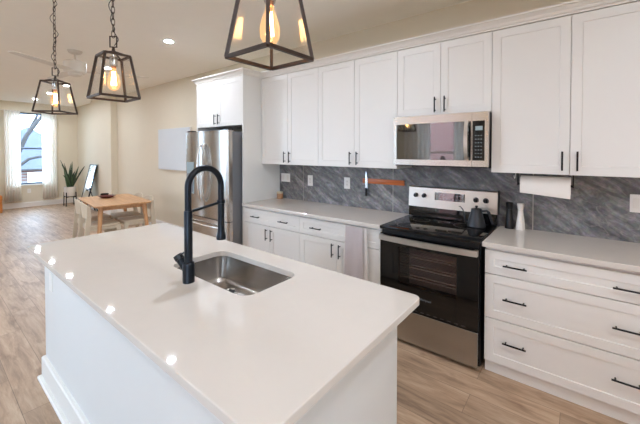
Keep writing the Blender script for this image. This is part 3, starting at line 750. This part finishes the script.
lantern('black framed glass lantern in the middle of the three, beyond the faucet', (-.736, -2.371, 1.83), 0, 1)
lantern('black framed glass lantern farthest away, turned cornerwise in front of the curtained window', (-1.86, -2.386, 1.83), math.radians(42), 1)

# ------------------------------------------------------------------ recessed lights
def recessed(x, y, label):
    t = thing('recessed_light', label, 'ceiling light', (x, y, H), 0, 'recessed ceiling lights')
    bm = B(); lathe(bm, [(.042, -.003), (.058, -.006), (.078, -.005), (.080, 0), (.042, 0)], (x, y, H)); obj('trim_ring', bm, 'white', t, 40)
    bm = B(); n = 24; vs = [bm.verts.new((x+.043*math.cos(2*PI*i/n), y+.043*math.sin(2*PI*i/n), H-.0035)) for i in range(n)]; bm.faces.new(vs[::-1])
    me = bpy.data.meshes.new('lens'); bm.to_mesh(me); bm.free(); me.materials.append(M['lampglow']); o = bpy.data.objects.new('lens', me); COL.objects.link(o)
    o.parent = t; o.location = (-x, -y, -H); me.flip_normals() if me.polygons[0].normal.z > 0 else None
    return t
L0 = recessed(-2.58, -1.14, 'round recessed ceiling light left of the refrigerator cabinet, over the walkway')
spots = [(-4.59, -1.13, 'recessed ceiling light above the dining table'), (-6.81, -1.13, 'recessed ceiling light between the dining table and the window wall'), (-8.18, -1.12, 'recessed ceiling light by the chimney breast'), (-9.56, -1.12, 'recessed ceiling light closest to the curtained window'),
    (-.40, -1.70, 'unseen recessed fill light added over the base cabinets left of the range'), (1.9, -2.2, 'unseen recessed fill light added over the aisle by the three drawer cabinet'),  # unseen lamps, added and placed to light the cabinet and drawer fronts
    (-2.6, -3.7, 'unseen recessed fill light added on the street side beyond the island'), (1.6, -3.7, 'unseen recessed fill light added behind the camera'), (2.7, -2.4, 'unseen recessed fill light added at the kitchen end wall'),  # out-of-view lamps added as fill light
    (-4.8, -3.7, 'unseen recessed fill light added on the street side of the dining area'), (-7.2, -3.7, 'unseen recessed fill light added on the street side of the living area'), (-9.4, -3.7, 'unseen recessed fill light added on the street side by the far wall')]  # rest of the unseen fill row, added to brighten the room
for x, y, l in spots:
    c = dup(L0, (x, y, H), 0, l)
    if x < -4:
        for ch in [q for q in COL.objects if q.parent == c and q.name.startswith('lens')]:
            ch.data = ch.data.copy(); ch.data.materials[0] = M['lampdim']

# ------------------------------------------------------------------ ceiling fan
fx, fy = -3.92, -1.727
t = thing('ceiling_fan', 'white three-blade ceiling fan beyond the island', 'ceiling fan', (fx, fy, H))
bm = B(); lathe(bm, [(0, -.05), (.02, -.05), (.07, -.03), (.085, 0), (0, 0)], (fx, fy, H)); obj('canopy', bm, 'fan', t, 40)
bm = B(); cyl(bm, (fx, fy, H-.05), (fx, fy, 2.71), .012, n=12); obj('downrod', bm, 'fan', t, 40)
bm = B(); lathe(bm, [(0, 2.715-H), (.10, 2.712-H), (.125, 2.70-H), (.125, 2.575-H), (.105, 2.555-H), (0, 2.553-H)], (fx, fy, H)); obj('motor', bm, 'fan', t, 40)
bm = B(); lathe(bm, [(0, -.335), (.05, -.332), (.075, -.315), (.08, -.298), (0, -.298)], (fx, fy, H)); obj('light_kit', bm, 'fan', t, 40)
for an in (-54, 66, 186):
    a = math.radians(an); bm = B(); dx = Vector((math.cos(a), math.sin(a), 0)); dy = Vector((-math.sin(a), math.cos(a), 0)); c = Vector((fx, fy, 2.585)); L_ = []
    for rr_, w_ in ((.10, .05), (.2, .065), (.5, .060), (.82, .045), (.86, .028)):
        ctr = c+dx*rr_; pt = Vector((0, 0, .003))
        L_.append([ctr-dy*w_-pt+Vector((0, 0, -.003)), ctr+dy*w_+pt+Vector((0, 0, -.003)), ctr+dy*w_+pt+Vector((0, 0, .003)), ctr-dy*w_-pt+Vector((0, 0, .003))])
    loft(bm, L_); obj('blade', bm, 'fan', t, 40)

# ------------------------------------------------------------------ dining table and chairs
TC = Vector((-4.67, -1.035, 0)); TR = math.radians(-6)
t = thing('dining_table', 'light wood dining table with rounded corners in front of the pale dining wall', 'table', TC, TR)
def tw(p): return MW[t] @ Vector(p)
bm = B(); loft(bm, [[tw((x, y, z)) for x, y in rrect(-.66+i, .66-i, -.385+i, .385-i, .07-i, 5)] for z, i in ((.715, .012), (.727, .001), (.738, 0), (.742, .004))]); obj('tabletop', bm, 'tablewood', t, 40)
bm = B(); bar(bm, tw((-.52, -.27, .685)), tw((.52, -.27, .685)), .02, .06); bar(bm, tw((-.52, .27, .685)), tw((.52, .27, .685)), .02, .06); bar(bm, tw((-.52, -.27, .685)), tw((-.52, .27, .685)), .02, .06); bar(bm, tw((.52, -.27, .685)), tw((.52, .27, .685)), .02, .06); obj('apron', bm, 'tablewood', t)
for sx in (-1, 1):
    for sy in (-1, 1):
        bm = B(); cyl(bm, tw((sx*.62, sy*.345, 0)), tw((sx*.55, sy*.29, .715)), .020, .032, 16); obj('leg', bm, 'legwood', t, 40)
def chair(label, x, y, rz):
    t = thing('dining_chair', label, 'chair', (x, y, 0), rz, 'pale beige chairs round the dining table')
    m = lambda p: MW[t] @ Vector(p)
    # faces +y (towards the table); back at -y
    bm = B(); loft(bm, [[m((px, py, z-.012*math.cos(px*7)*0)) for px, py in rrect(-.21+i, .21-i, -.20+i, .21-i, .07-i, 5)] for z, i in ((.425, .012), (.435, 0), (.450, 0), (.456, .008))]); obj('seat', bm, 'chair', t, 40)
    # curved backrest with a hand gap under it
    bm = B(); lo = []
    N = 13
    for i in range(N):
        s = -1+2*i/(N-1); xx = .225*s; yy = -.235+.055*s*s
        zt = .785-.055*abs(s)**3; zb = .560+.03*abs(s)**2
        lo.append([m((xx, yy-.02, zt)), m((xx, yy-.002, zt)), m((xx, yy+.020, zb)), m((xx, yy+.004, zb))])
    loft(bm, lo); obj('backrest', bm, 'chair', t, 40)
    for sx in (-1, 1):
        bm = B(); LP = []
        for z, yy, xx, ww in ((0, -.25, .215, .020), (.25, -.225, .205, .026), (.45, -.205, .20, .032), (.60, -.195, .205, .028), (.74, -.20, .208, .018)):
            c = Vector((sx*xx, yy, z)); LP.append([m(c+Vector((-ww*.55, -ww, 0))), m(c+Vector((ww*.55, -ww, 0))), m(c+Vector((ww*.55, ww, 0))), m(c+Vector((-ww*.55, ww, 0)))])
        loft(bm, LP); obj('leg', bm, 'chair', t, 40)
        bm = B(); LP = []
        for z, yy, xx, ww in ((0, .215, .215, .018), (.25, .195, .200, .024), (.43, .175, .185, .030)):
            c = Vector((sx*xx, yy, z)); LP.append([m(c+Vector((-ww*.55, -ww, 0))), m(c+Vector((ww*.55, -ww, 0))), m(c+Vector((ww*.55, ww, 0))), m(c+Vector((-ww*.55, ww, 0)))])
        loft(bm, LP); obj('leg', bm, 'chair', t, 40)
    bm = B(); bar(bm, m((-.19, -.19, .405)), m((.19, -.19, .405)), .02, .045); bar(bm, m((-.18, .17, .405)), m((.18, .17, .405)), .02, .045); bar(bm, m((-.19, -.19, .405)), m((-.18, .17, .405)), .02, .045); bar(bm, m((.19, -.19, .405)), m((.18, .17, .405)), .02, .045); obj('seat_frame', bm, 'chair', t)
    return t
chair('pale beige dining chair on the near side, close to the island end of the table', -4.33, -1.32, TR)
chair('pale beige dining chair on the near side, farther left towards the window', -4.81, -1.27, TR)
chair('pale beige dining chair against the dining wall, at the right end of the table', -4.34, -.84, TR+PI)
chair('pale beige dining chair against the dining wall, behind the middle of the table', -4.84, -.79, TR+PI)
# bowl on table
bm = B(); lathe(bm, [(0, 0), (.05, 0), (.085, .012), (.125, .034), (.128, .038), (.120, .036), (.08, .018), (0, .010)], (-4.95, -1.04, .742)); tag(obj('bowl', bm, 'bowl', None, 50), 'dark red shallow bowl on the wood dining table', 'bowl')
bm = B(); lathe(bm, [(0, 0), (.045, 0), (.06, .02), (.062, .05), (.056, .05), (.054, .02), (0, .010)], (-5.19, -1.0, .742)); tag(obj('small_dish', bm, 'blackplastic', None, 50), 'small dark dish behind the red bowl on the dining table', 'dish')

# ------------------------------------------------------------------ wall canvas
t = thing('wall_canvas', 'plain pale canvas hung on the dining wall left of the refrigerator', 'canvas', (-4.65, 0, 1.175))
bm = B(); box(bm, -5.245, -4.06, -.042, -.036, 1.178, 1.955, .002); obj('canvas_face', bm, 'canvas', t)
bm = B(); box(bm, -5.243, -4.062, -.0355, -.001, 1.180, 1.953); obj('frame', bm, 'trim', t)

# ------------------------------------------------------------------ plant on stand
px, py = -9.9, -.345
t = thing('plant_stand', 'black wooden stand carrying the white plant pot by the far window', 'plant stand', (px, py, 0))
bm = B()
for k in range(4):
    a = PI/4+k*PI/2; bm_ = B(); cx, cy = px+.155*math.cos(a), py+.155*math.sin(a); cyl(bm_, (cx+.01*math.cos(a), cy+.01*math.sin(a), 0), (cx, cy, .38), .012, .013, 10); obj('leg', bm_, 'black', t, 40)
for a in (PI/4, 3*PI/4): bar(bm, (px-.155*math.cos(a), py-.155*math.sin(a), .255), (px+.155*math.cos(a), py+.155*math.sin(a), .255), .02, .025)
obj('cross_bar', bm, 'black', t)
t = thing('potted_snake_plant', 'tall snake plant in a white pot beside the curtained window', 'plant', (px, py, .268))
bm = B(); lathe(bm, [(0, 0), (.115, 0), (.13, .02), (.138, .25), (.142, .262), (.128, .262), (.124, .22), (0, .22)], (px, py, .268)); obj('pot', bm, 'ceramic', t, 40)
bm = B(); lathe(bm, [(0, .232), (.124, .232), (.124, .222), (0, .222)], (px, py, .268)); obj('soil', bm, 'soil', t)
random.seed(12)
LF = [(-.35, .62), (.55, .55), (-.7, .72), (.2, .60), (-.15, .48), (.8, .50), (-.5, .40), (.05, .66), (.4, .42), (-.05, .38), (.95, .58), (-.9, .36), (.3, .33), (-.25, .56), (.65, .44), (-.6, .6), (.12, .52), (-.42, .3)]
for i, (ln, hh) in enumerate(LF):
    a = random.uniform(0, 2*PI); bx, by = px+.06*math.cos(a), py+.06*math.sin(a); z0 = .49
    # lean mainly along y (left/right in the room)
    d = Vector((random.uniform(-.15, .15), ln*.42, 1)).normalized(); bm = B(); L_ = []; tw_ = random.uniform(-.8, .8)
    for k in range(8):
        f = k/7; w_ = .026*(math.sin(PI*min(1, f*.82+.18))**.6)+.001; c = Vector((bx, by, z0))+d*(hh*1.15*f)+Vector((0, ln*.07*f*f, 0))
        s = Vector((math.sin(tw_+f*.8), math.cos(tw_+f*.8), 0)); nn = Vector((s.y, -s.x, 0))
        L_.append([c-s*w_, c-nn*.004, c+s*w_, c+nn*.004+nn*.004])
    loft(bm, L_); obj('leaf', bm, 'leaf' if i % 2 else 'leafdark', t, 60)

# ------------------------------------------------------------------ leaning mirror
t = thing('floor_mirror', 'tall black framed mirror leaning beside the chimney breast', 'mirror', (-8.55, -.45, 0))
def mp_(u, v, w): # u along x, v up the tilted plane, w outward
    n = Vector((0, -1, .235)).normalized(); up = Vector((0, .235, 1)).normalized(); return Vector((-8.78+u, -.44, .012))+up*v+n*w
def pbox(bm, u0, u1, v0, v1, w0, w1):
    loft(bm, [[mp_(u0, v0, w), mp_(u1, v0, w), mp_(u1, v1, w), mp_(u0, v1, w)] for w in (w0, w1)])
bm = B(); pbox(bm, .012, .488, .012, 1.188, .001, .012); obj('mirror_glass', bm, 'mirror', t)
bm = B(); pbox(bm, 0, .02, 0, 1.2, -.012, .018); pbox(bm, .48, .5, 0, 1.2, -.012, .018); pbox(bm, .02, .48, 0, .02, -.012, .018); pbox(bm, .02, .48, 1.18, 1.2, -.012, .018); obj('frame', bm, 'black', t)
bm = B(); bar(bm, (-8.50, -.34, .55), (-8.50, -.165, .0), .02); bar(bm, (-8.30, -.34, .62), (-8.30, -.165, .0), .03, .02); obj('easel_leg', bm, 'black', t)

# ------------------------------------------------------------------ wooden chair at the left edge
t = thing('wooden_armchair', 'amber wooden armchair with dark red back rail at the left edge of the room', 'chair', (-10.05, -2.0, 0))
bm = B(); box(bm, -10.30, -9.85, -2.30, -1.72, .30, .42, .01); obj('seat', bm, 'orange', t)
for x, y in ((-10.28, -2.27), (-10.28, -1.75), (-9.88, -2.27), (-9.88, -1.75)):
    bm = B(); box(bm, x-.022, x+.022, y-.022, y+.022, 0, .30 if x > -10 else .86, .004); obj('leg', bm, 'orange', t)
bm = B(); box(bm, -10.305, -10.262, -2.30, -1.72, .64, .86, .006); obj('back_rail', bm, 'redwood', t)
bm = B(); box(bm, -10.26, -9.86, -2.30, -1.72, .03, .22, .01); obj('drawer_box', bm, 'orange', t)

# ------------------------------------------------------------------ curtains
def curtain_x(x, y0, y1, z0, z1, label, ph, name='curtain'):
    bm = B(); n = 46; rows = 9; V = []
    for r in range(rows):
        f = r/(rows-1); z = z1+(z0-z1)*f; row = []
        for i in range(n+1):
            s = i/n; amp = .018+.022*f; row.append(bm.verts.new((x+amp*math.sin(s*2*PI*5.5+ph+.3*math.sin(f*3+s*4)), y0+(y1-y0)*s, z)))
        V.append(row)
    for r in range(rows-1):
        for i in range(n): bm.faces.new((V[r][i], V[r][i+1], V[r+1][i+1], V[r+1][i]))
    o = obj(name, bm, 'curtain', None, 180); md_ = o.modifiers.new('thickness', 'SOLIDIFY'); md_.thickness = .0015
    return tag(o, label, 'curtain')
def curtain_y(y, x0, x1, z0, z1, label, ph):
    bm = B(); n = 46; rows = 9; V = []
    for r in range(rows):
        f = r/(rows-1); z = z1+(z0-z1)*f; row = []
        for i in range(n+1):
            s = i/n; amp = .018+.022*f; row.append(bm.verts.new((x0+(x1-x0)*s, y+amp*math.sin(s*2*PI*5.5+ph+.3*math.sin(f*3+s*4)), z)))
        V.append(row)
    for r in range(rows-1):
        for i in range(n): bm.faces.new((V[r][i], V[r][i+1], V[r+1][i+1], V[r+1][i]))
    o = obj('curtain', bm, 'curtain', None, 180); md_ = o.modifiers.new('thickness', 'SOLIDIFY'); md_.thickness = .0015
    return tag(o, label, 'curtain')
CXw = XW+.09
curtain_x(CXw, -1.60, -1.285, .19, 2.60, 'sheer white curtain left of the far window', 0)
curtain_x(CXw, -.85, -.50, .19, 2.60, 'sheer white curtain right of the far window, next to the plant', 1.7)
bm = B(); cyl(bm, (CXw, -1.70, 2.60), (CXw, -.42, 2.60), .011, n=12)
for y in (-1.70, -.42): lathe(bm, [(0, -.02), (.018, -.012), (.018, .012), (0, .02)], (CXw, y, 2.60), 12)
for y in (-1.64, -.46): cyl(bm, (XW+.002, y, 2.60), (CXw, y, 2.60), .006, n=8)
tag(obj('curtain_rod', bm, 'fan', None, 40), 'white curtain rod above the far window', 'curtain rod')
curtain_y(YS+.09, -2.05, -1.42, .15, 2.45, 'sheer white curtain at the left of the street side window behind the camera', 0)
curtain_y(YS+.09, -.90, -.30, .15, 2.45, 'sheer white curtain at the right of the street side window behind the camera', 2)
bm = B(); cyl(bm, (-2.15, YS+.09, 2.46), (-.2, YS+.09, 2.46), .011, n=12)
for x in (-2.1, -.25): cyl(bm, (x, YS+.002, 2.46), (x, YS+.09, 2.46), .006, n=8)
tag(obj('curtain_rod', bm, 'fan', None, 40), 'white curtain rod over the street side window behind the camera', 'curtain rod')

# ------------------------------------------------------------------ wall plates
def plate_y(x0, x1, z0, z1, label, kind):
    t = thing('wall_plate', label, 'outlet', ((x0+x1)/2, -.0125, (z0+z1)/2), 0, 'white plates on the slate backsplash')
    bm = B(); box(bm, x0, x1, -.018, -.0125, z0, z1, .002); p = obj('plate', bm, 'white', t)
    n = 2 if x1-x0 > .1 else 1
    for i in range(n):
        c = x0+(x1-x0)*(i+.5)/n; zc = (z0+z1)/2
        bm = B(); box(bm, c-.016, c+.016, -.0205, -.0178, zc-.033, zc+.033, .001); pl = obj('socket' if kind == 'o' else 'switch', bm, 'ceramic', t)
        if kind == 'o':
            bm = B()
            for dz in (-.019, .019):
                for dx in (-.006, .006): box(bm, c+dx-.001, c+dx+.001, -.0209, -.0200, zc+dz-.005, zc+dz+.005)
            obj('slots', bm, 'sealing', pl)
plate_y(-1.815, -1.655, 1.130, 1.240, 'wide double switch plate on the backsplash above the candle jar', 's')
plate_y(-1.348, -1.270, 1.105, 1.235, 'single outlet plate on the backsplash, second from the refrigerator', 'o')
plate_y(-.802, -.724, 1.108, 1.236, 'single outlet plate on the backsplash left of the knife', 'o')
plate_y(1.560, 1.68, 1.118, 1.240, 'white plate on the backsplash at the right edge of the picture', 's')
t = thing('wall_plate', 'small outlet plate below the far window', 'outlet', (XW, -1.11, .443))
bm = B(); box(bm, XW, XW+.006, -1.15, -1.075, .385, .50, .002); obj('plate', bm, 'white', t)
bm = B(); box(bm, XW+.006, XW+.008, -1.128, -1.096, .41, .475); obj('socket', bm, 'ceramic', t)

# ------------------------------------------------------------------ counter objects
t = thing('candle_jar', 'small amber candle jar in the corner of the countertop by the refrigerator panel', 'candle', (-1.765, -.09, .912))
bm = B(); lathe(bm, [(0, 0), (.036, 0), (.040, .004), (.040, .066), (.036, .070), (0, .070)], (-1.765, -.09, .912)); obj('jar', bm, 'amber', t, 40)
bm = B(); lathe(bm, [(0, .070), (.041, .070), (.041, .088), (.038, .091), (0, .091)], (-1.765, -.09, .912)); obj('lid', bm, 'lid', t, 40)
# knife strip + knife
bm = B(); box(bm, -.548, -.072, -.036, -.0125, 1.188, 1.240, .004); tag(obj('knife_strip', bm, 'strip', None, 40), 'orange wooden magnetic knife strip on the slate backsplash', 'knife strip')
t = thing('kitchen_knife', 'kitchen knife hanging blade up on the wooden strip', 'knife', (-.502, -.04, 1.06))
bm = B(); lp = [(-.515, 1.138), (-.486, 1.138), (-.484, 1.20), (-.490, 1.26), (-.504, 1.322), (-.512, 1.26)]
loft(bm, [[(x, -.0385, z) for x, z in lp], [(x, -.0365, z) for x, z in lp]]); obj('blade', bm, 'chrome', t)
bm = B(); box(bm, -.512, -.489, -.047, -.030, 1.052, 1.138, .004); obj('handle', bm, 'blackplastic', t, 40)
# towel
t = thing('dish_towel', 'grey dish towel hanging over the drawer front left of the range', 'towel', (-.24, -.62, .40))
def towel_bm(x0, x1, z0, z1, y, fold, sk=0):
    bm = B(); n = 24; rows = 12; F_, K_ = [], []
    for r in range(rows+1):
        f = r/rows; z = z1+(z0-z1)*f; a_, b_ = [], []
        for i in range(n+1):
            s = i/n; x = x0+(x1-x0)*s+sk*f*(s-.5); yy = y-.005-fold*(.3+f)*(.5+.5*math.sin(s*9+1.3*f))
            a_.append(bm.verts.new((x, yy, z+.004*math.sin(s*7)*f))); b_.append(bm.verts.new((x, yy+.004, z+.004*math.sin(s*7)*f)))
        F_.append(a_); K_.append(b_)
    for r in range(rows):
        for i in range(n): bm.faces.new((F_[r][i], F_[r][i+1], F_[r+1][i+1], F_[r+1][i])); bm.faces.new((K_[r][i], K_[r+1][i], K_[r+1][i+1], K_[r][i+1]))
        bm.faces.new((F_[r][0], F_[r+1][0], K_[r+1][0], K_[r][0])); bm.faces.new((F_[r][n], K_[r][n], K_[r+1][n], F_[r+1][n]))
    for i in range(n): bm.faces.new((F_[0][i], K_[0][i], K_[0][i+1], F_[0][i+1])); bm.faces.new((F_[rows][i], F_[rows][i+1], K_[rows][i+1], K_[rows][i]))
    return bm
obj('cloth', towel_bm(-.345, -.165, .40, .868, -.652, .012, .01), 'towel', t, 60)
obj('rear_fold', towel_bm(-.20, -.135, .42, .866, -.642, .005, .03), 'towel2', t, 60)
# kettle
kx, ky, kz = .640, -.225, .921
t = thing('gooseneck_kettle', 'matte black gooseneck kettle standing on the black glass cooktop', 'kettle', (kx, ky, kz))
bm = B(); lathe(bm, [(0, 0), (.066, 0), (.070, .006), (.066, .03), (.050, .09), (.041, .132), (.041, .142), (.038, .142), (.036, .13), (0, .128)], (kx, ky, kz)); obj('body', bm, 'kettle', t, 40)
bm = B(); lathe(bm, [(0, .172), (.010, .170), (.011, .160), (.006, .152), (.037, .147), (.040, .141), (0, .141)], (kx, ky, kz)); obj('lid', bm, 'blackplastic', t, 40)
sd = Vector((-.85, -.30, 0)).normalized()
bm = B(); P0 = Vector((kx, ky, kz)); pts = [P0+sd*.055+Vector((0, 0, .028)), P0+sd*.078+Vector((0, 0, .034)), P0+sd*.086+Vector((0, 0, .06)), P0+sd*.092+Vector((0, 0, .10)), P0+sd*.102+Vector((0, 0, .135)), P0+sd*.122+Vector((0, 0, .158)), P0+sd*.132+Vector((0, 0, .156))]
tube(bm, pts, [.009, .0075, .006, .005, .0045, .004, .004], 10); obj('spout', bm, 'kettle', t, 60)
hd = Vector((.92, .25, 0)).normalized()
bm = B(); pts = [P0+hd*.038+Vector((0, 0, .128)), P0+hd*.075+Vector((0, 0, .134)), P0+hd*.090+Vector((0, 0, .118)), P0+hd*.105+Vector((0, 0, .07)), P0+hd*.118+Vector((0, 0, .03))]
tube(bm, pts, [.008, .009, .011, .011, .010], 10); obj('handle', bm, 'kettle', t, 60)
# mills
def mill(x, y, m, label):
    t = thing('spice_mill', label, 'spice mill', (x, y, .912), 0, 'waisted spice mills')
    bm = B(); lathe(bm, [(0, 0), (.033, 0), (.034, .006), (.030, .05), (.0215, .12), (.0195, .150), (.0195, .154), (0, .154)], (x, y, .912)); obj('body', bm, m, t, 40)
    bm = B(); lathe(bm, [(0, .155), (.0190, .155), (.0215, .170), (.026, .205), (.024, .208), (.016, .200), (.013, .203), (0, .203)], (x, y, .912)); obj('grinder_top', bm, m, t, 40)
mill(.851, -.075, 'blackplastic', 'black waisted spice mill beside the range backguard'); mill(.929, -.080, 'ceramic', 'white waisted spice mill beside the black one')
# paper towel
t = thing('paper_towel_holder', 'black paper towel holder screwed under the wall cabinet', 'paper towel holder', (1.1, -.2, 1.371))
ry, rz_, rr0 = -.20, 1.287, .064
bm = B()
for x in (.925, 1.256): box(bm, x-.004, x+.004, ry-.014, ry+.014, 1.276, 1.3715, .001); 
box(bm, .921, 1.260, ry-.014, ry+.014, 1.368, 1.3715); cyl(bm, (.925, ry, rz_), (1.256, ry, rz_), .008, n=12)
obj('bracket', bm, 'black', t)
bm = B(); tube(bm, [(.905+.006*math.cos(a*.35), ry-.02, 1.345+.02*math.cos(a*.7)) for a in range(8)], .0025, 6); obj('wire_curl', bm, 'white', t)
t = thing('paper_towel_roll', 'white paper towel roll on the holder under the cabinet', 'paper towels', (1.094, ry, rz_-rr0))
bm = B(); n = 40
A = [(rr0*math.cos(2*PI*i/n), rr0*math.sin(2*PI*i/n)) for i in range(n)]
loft(bm, [[(x, ry+a, rz_+b) for a, b in A] for x in (.945, 1.243)]); obj('roll', bm, 'paper', t, 40)
bm = B(); loft(bm, [[(x, ry-rr0-.0012, rz_), (x, ry-rr0-.0025, rz_-.05), (x, ry-rr0+.001, rz_-dz), (x, ry-rr0+.003, rz_-dz), (x, ry-rr0-.0005, rz_-.05), (x, ry-rr0+.0002, rz_)] for x, dz in ((.945, .060), (1.10, .072), (1.243, .084))]); obj('loose_sheet', bm, 'paper', t)

# ------------------------------------------------------------------ outside
bm = B(); box(bm, -40, 20, -40, 20, -.9, -.7); g = tag(obj('outside_ground', bm, 'ground'), 'pale ground outside the windows', 'ground'); g['kind'] = 'structure'
def house(x0, x1, y0, y1, z1, ridge_x, label, wins, bk='brick'):
    t = thing('brick_house', label, 'house', ((x0+x1)/2, (y0+y1)/2, -.7))
    bm = B(); box(bm, x0, x1, y0, y1, -.7, z1); w = obj('wall', bm, bk, t)
    bm = B()
    if ridge_x: loft(bm, [[(x, y0-.3, z1), (x, y1+.3, z1), (x, (y0+y1)/2, z1+1.8)] for x in (x0-.3, x1+.3)])
    else: loft(bm, [[(x0-.3, y, z1), (x1+.3, y, z1), ((x0+x1)/2, y, z1+1.8)] for y in (y0-.3, y1+.3)])
    obj('roof', bm, 'roof', t)
    for b in wins:
        bm = B(); box(bm, *b); f = obj('window', bm, 'trim', t)
    return t
house(-22, -17.5, -2.6, 2.6, .75, True, 'brick house with a grey roof seen through the far window', [(-17.5, -17.44, .0, .55, -.1, .6), (-17.5, -17.44, -1.9, -1.2, -.1, .6)], 'brickdark')
house(-7, 5, -16, -11.5, 5.0, False, 'long brick house across the street, mirrored in the microwave door', [(-5, -4, -11.5, -11.44, .6, 2.4), (-2.5, -1.5, -11.5, -11.44, .2, 1.5), (0, 1, -11.5, -11.44, .6, 2.4)])
t = thing('bare_tree', 'bare tree with slanting branches outside the far window', 'tree', (-14.5, -1.05, -.7))
bm = B(); tube(bm, [(-14.5, -1.05, -.7), (-14.5, -0.90, 1.0), (-14.45, -0.50, 2.1), (-14.4, 0.15, 3.2), (-14.4, 1.05, 4.4)], [.10, .085, .07, .05, .03], 10); obj('trunk', bm, 'bark', t, 60)
bm = B(); tube(bm, [(-14.47, -0.65, 1.75), (-14.3, -1.05, 2.5), (-14.3, -1.75, 3.4)], [.05, .035, .02], 8); tube(bm, [(-14.5, -0.92, .8), (-14.4, -0.45, 1.25), (-14.3, 0.15, 1.4), (-14.3, 0.95, 1.9)], [.06, .05, .04, .02], 8)
tube(bm, [(-14.45, -0.50, 2.1), (-14.6, -0.15, 2.9), (-14.7, -0.35, 4.0)], [.06, .04, .02], 8); obj('branch', bm, 'bark', t, 60)
